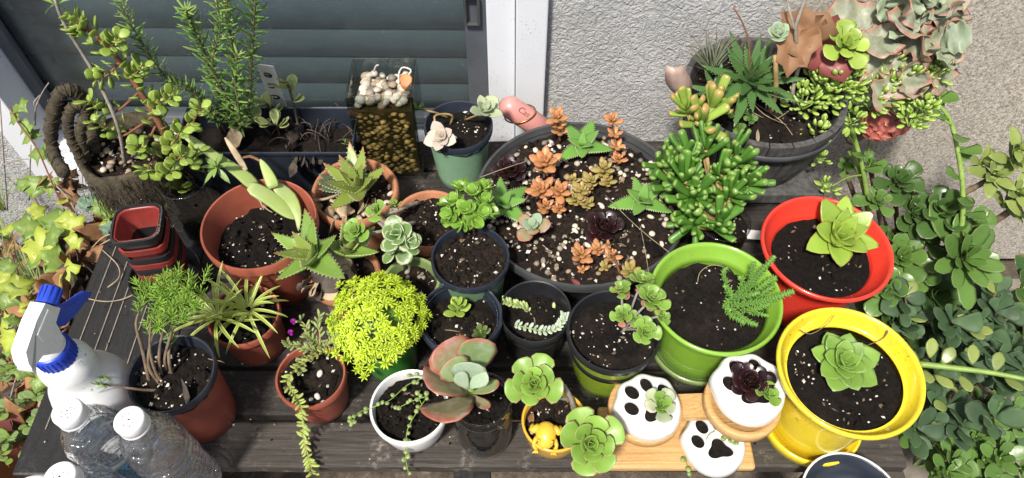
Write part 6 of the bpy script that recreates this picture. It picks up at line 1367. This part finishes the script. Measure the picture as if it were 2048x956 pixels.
for q in ([(1690, 225, .105), (1650, 205, .13), (1615, 205, .135)], [(1700, 250, .09), (1670, 250, .1), (1640, 262, .105)], [(1725, 350, .0), (1695, 355, .02), (1665, 372, .03)], [(1715, 300, .04), (1690, 260, .08), (1650, 215, .12)], [(1735, 310, .0), (1742, 270, .05), (1750, 220, .1)]): stalk(T, q, .0018, 9)
T = thing('flowering_stalk', 'tall bent green stalk with pale bud clusters arching over from the right', 'flower stalk', at(1920, 500, -.1))
st, cv = stalk(T, [(1915, 510, -.08), (1925, 440, -.03), (1925, 370, .02), (1917, 310, .06), (1900, 240, .10), (1870, 205, .12), (1830, 190, .13)], .0044, 26)
for i in range(5, 24, 2): a = i * 2.4; leaf(st, sl_, cv[i], V((math.cos(a), math.sin(a) - .2, .3)), UP, .032, .9)
for x, y, z, n, r_ in ((1765, 185, .15, 26, .02), (1795, 140, .17, 22, .018), (1815, 160, .165, 26, .02), (1835, 225, .13, 22, .016), (1870, 145, .17, 20, .018), (1775, 170, .155, 18, .018), (1850, 215, .14, 12, .012), (1822, 245, .12, 14, .012), (1745, 205, .14, 16, .016), (1780, 125, .175, 18, .016), (1830, 150, .168, 24, .018), (1858, 135, .175, 18, .016), (1800, 190, .145, 16, .015)): bud_cluster(T, st, x, y, z, n, r_)
for q in ([(1870, 205, .12), (1840, 170, .15), (1810, 155, .16)], [(1850, 198, .125), (1800, 185, .14), (1770, 185, .145)], [(1880, 210, .115), (1875, 170, .15), (1870, 150, .16)], [(1905, 250, .095), (1875, 235, .11), (1840, 228, .12)]): stalk(T, q, .0018, 9)
# frilly echeveria by the wall
T = thing('frilly_echeveria', 'large frilly grey-green echeveria with reddish wavy leaf edges at top right', 'succulent', at(1780, 220, .05))
f1, f2, f3 = leafmesh('frill', 'frilly', ruffle=.17, ring=14), leafmesh('frill', 'frilly_teal', ruffle=.16, ring=14), leafmesh('frill', 'frilly_red', ruffle=.16, ring=14)
for x, y, z, r_, n, lean, ms in ((1790, 50, .215, .098, 10, (-.3, -.5, .8), [f1, f1, f1, f2]), (1850, 85, .205, .090, 10, (.5, -.6, .6), [f1, f1, f1, f2]), (1805, 150, .165, .078, 8, (.1, -.8, .4), [f1, f1]), (1755, 105, .18, .060, 6, (-.7, -.5, .5), [f1, f1, f2]), (1840, 10, .245, .07, 9, (.1, -.4, .9), [f1, f2])):
    rosette(T, at(x, y, z), V(lean), r_, n, ms, -8, 58, .5, .95, mat='green_stem', jitter=.28)
p = at(1770, 225, .10)
for a in (200, 235, 265, 295, 330, 165): a = R(a); leaf(T, f3, p + V((0, 0, .0)), V((math.cos(a), -.4, math.sin(a))), V((0, -1, .3)), .045, .9)
b = MB(); b.tube(poly([at(1790, 110, .18), at(1770, 210, .09), at(1730, 260, .05), at(1700, 280, .02)], 12), .009, 8); b.build('stem', 'bark', T)
T = thing('small_aeonium', 'single bright yellow-green rosette above the bud clusters by the barrel', 'succulent', at(1690, 200, .1)); p = at(1688, 92, .215); b = MB(); b.tube(poly([at(1690, 220, .1), at(1700, 150, .17), p], 9), .003, 6); b.build('stem', 'grey_bark', T); rosette(T, p, V((-.1, -.5, 1)), .038, 12, leafmesh('spoon', 'sprout'), 0, 65, .5, .9)
# woody-stemmed succulent at right edge
T = thing('woody_succulent', 'woody brown branches with yellowish pointed leaves at the right edge', 'succulent bush', at(1960, 500, GZ)); yl = leafmesh('lance', 'shrub_bright', bend=.06); yl2 = leafmesh('wide', 'shrub_bright')
for q in ([(1780, 470, -.15), (1850, 430, -.08), (1920, 390, -.03), (1985, 355, .0)], [(1940, 465, -.1), (2000, 435, -.05), (2048, 400, -.02), (2080, 380, 0)]): b = MB(); b.tube(poly([at(*p) for p in q], 12), [.0065 - .002 * i / 11 for i in range(12)], 7); b.build('branch', 'bark', T)
for x, y, z, n, s_ in ((1985, 350, .01, 9, 62), (2022, 320, .03, 8, 62), (1962, 325, .02, 6, 50), (2032, 385, .0, 8, 62), (2008, 410, -.03, 7, 60), (2048, 430, -.02, 6, 60), (2035, 300, .05, 5, 55)):
    p = at(x, y, z); rosette(T, p, V((rnd.uniform(-.4, .4), -.4, 1)), s_ * pxm(p), n, yl, 0, 60, .55, 1.25, name='shoot')
# broad-leaved shrub; its shade is darkened into the leaf colour
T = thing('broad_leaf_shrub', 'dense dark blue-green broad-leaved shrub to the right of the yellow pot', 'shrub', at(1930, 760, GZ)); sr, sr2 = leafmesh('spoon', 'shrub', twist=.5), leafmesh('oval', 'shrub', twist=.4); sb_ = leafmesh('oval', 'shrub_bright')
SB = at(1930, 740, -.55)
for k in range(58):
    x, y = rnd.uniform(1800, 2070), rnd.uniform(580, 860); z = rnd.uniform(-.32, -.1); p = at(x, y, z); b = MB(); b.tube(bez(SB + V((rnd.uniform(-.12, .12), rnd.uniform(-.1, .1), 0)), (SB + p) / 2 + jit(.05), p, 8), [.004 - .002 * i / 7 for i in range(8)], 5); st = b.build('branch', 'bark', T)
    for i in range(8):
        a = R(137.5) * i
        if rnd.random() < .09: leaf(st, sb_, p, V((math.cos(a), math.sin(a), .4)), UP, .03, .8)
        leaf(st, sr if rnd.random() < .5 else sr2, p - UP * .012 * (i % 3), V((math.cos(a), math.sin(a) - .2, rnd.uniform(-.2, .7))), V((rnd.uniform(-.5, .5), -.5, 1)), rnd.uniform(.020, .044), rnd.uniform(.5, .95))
T = thing('trailing_stem', 'long yellow-green succulent stem stretching to the right edge over the dark shrub', 'succulent', at(1850, 740, -.1)); st, cv = stalk(T, [(1838, 728, -.03), (1900, 735, -.02), (1980, 745, -.01), (2060, 760, 0), (2120, 770, 0)], .0045, 20)
for x, y, d in ((1840, 725, (-.8, .5, .4)), (1850, 740, (-.2, -.8, .3)), (1870, 750, (.4, -.7, .2)), (1885, 728, (.5, .6, .4)), (1842, 745, (-.7, -.5, .3)), (1920, 750, (.1, -.9, .1)), (1945, 728, (.2, .9, .3)), (1990, 742, (.3, .7, .3)), (2010, 755, (.3, -.8, .3)), (1860, 715, (.2, .9, .5))): leaf(st, sb_, at(x, y, -.02), V(d), UP, .027, .72)
T = thing('low_succulent', 'low mid-green leafy succulents at the bottom right corner', 'succulent bush', at(1930, 900, GZ)); yw = leafmesh('wide', 'aeonium_mid'); SB = at(1930, 900, -.55)
for k in range(46):
    x, y = rnd.uniform(1805, 2060), rnd.uniform(800, 985); p = at(x, y, rnd.uniform(-.36, -.22)); b = MB(); b.tube(bez(SB + V((rnd.uniform(-.15, .15), rnd.uniform(-.06, .06), 0)), (SB + p) / 2 + jit(.03), p, 6), .0026, 5); st = b.build('stem', 'green_stem', T); rosette(st, p, V((rnd.uniform(-.4, .4), -.3, 1)), rnd.uniform(.03, .045), 8, yw, 5, 65, .5, .8, name='shoot')
T = thing('background_foliage', 'mixed shaded foliage filling the gap between bench end and wall', 'foliage', at(1850, 560, GZ))
for k in range(40):
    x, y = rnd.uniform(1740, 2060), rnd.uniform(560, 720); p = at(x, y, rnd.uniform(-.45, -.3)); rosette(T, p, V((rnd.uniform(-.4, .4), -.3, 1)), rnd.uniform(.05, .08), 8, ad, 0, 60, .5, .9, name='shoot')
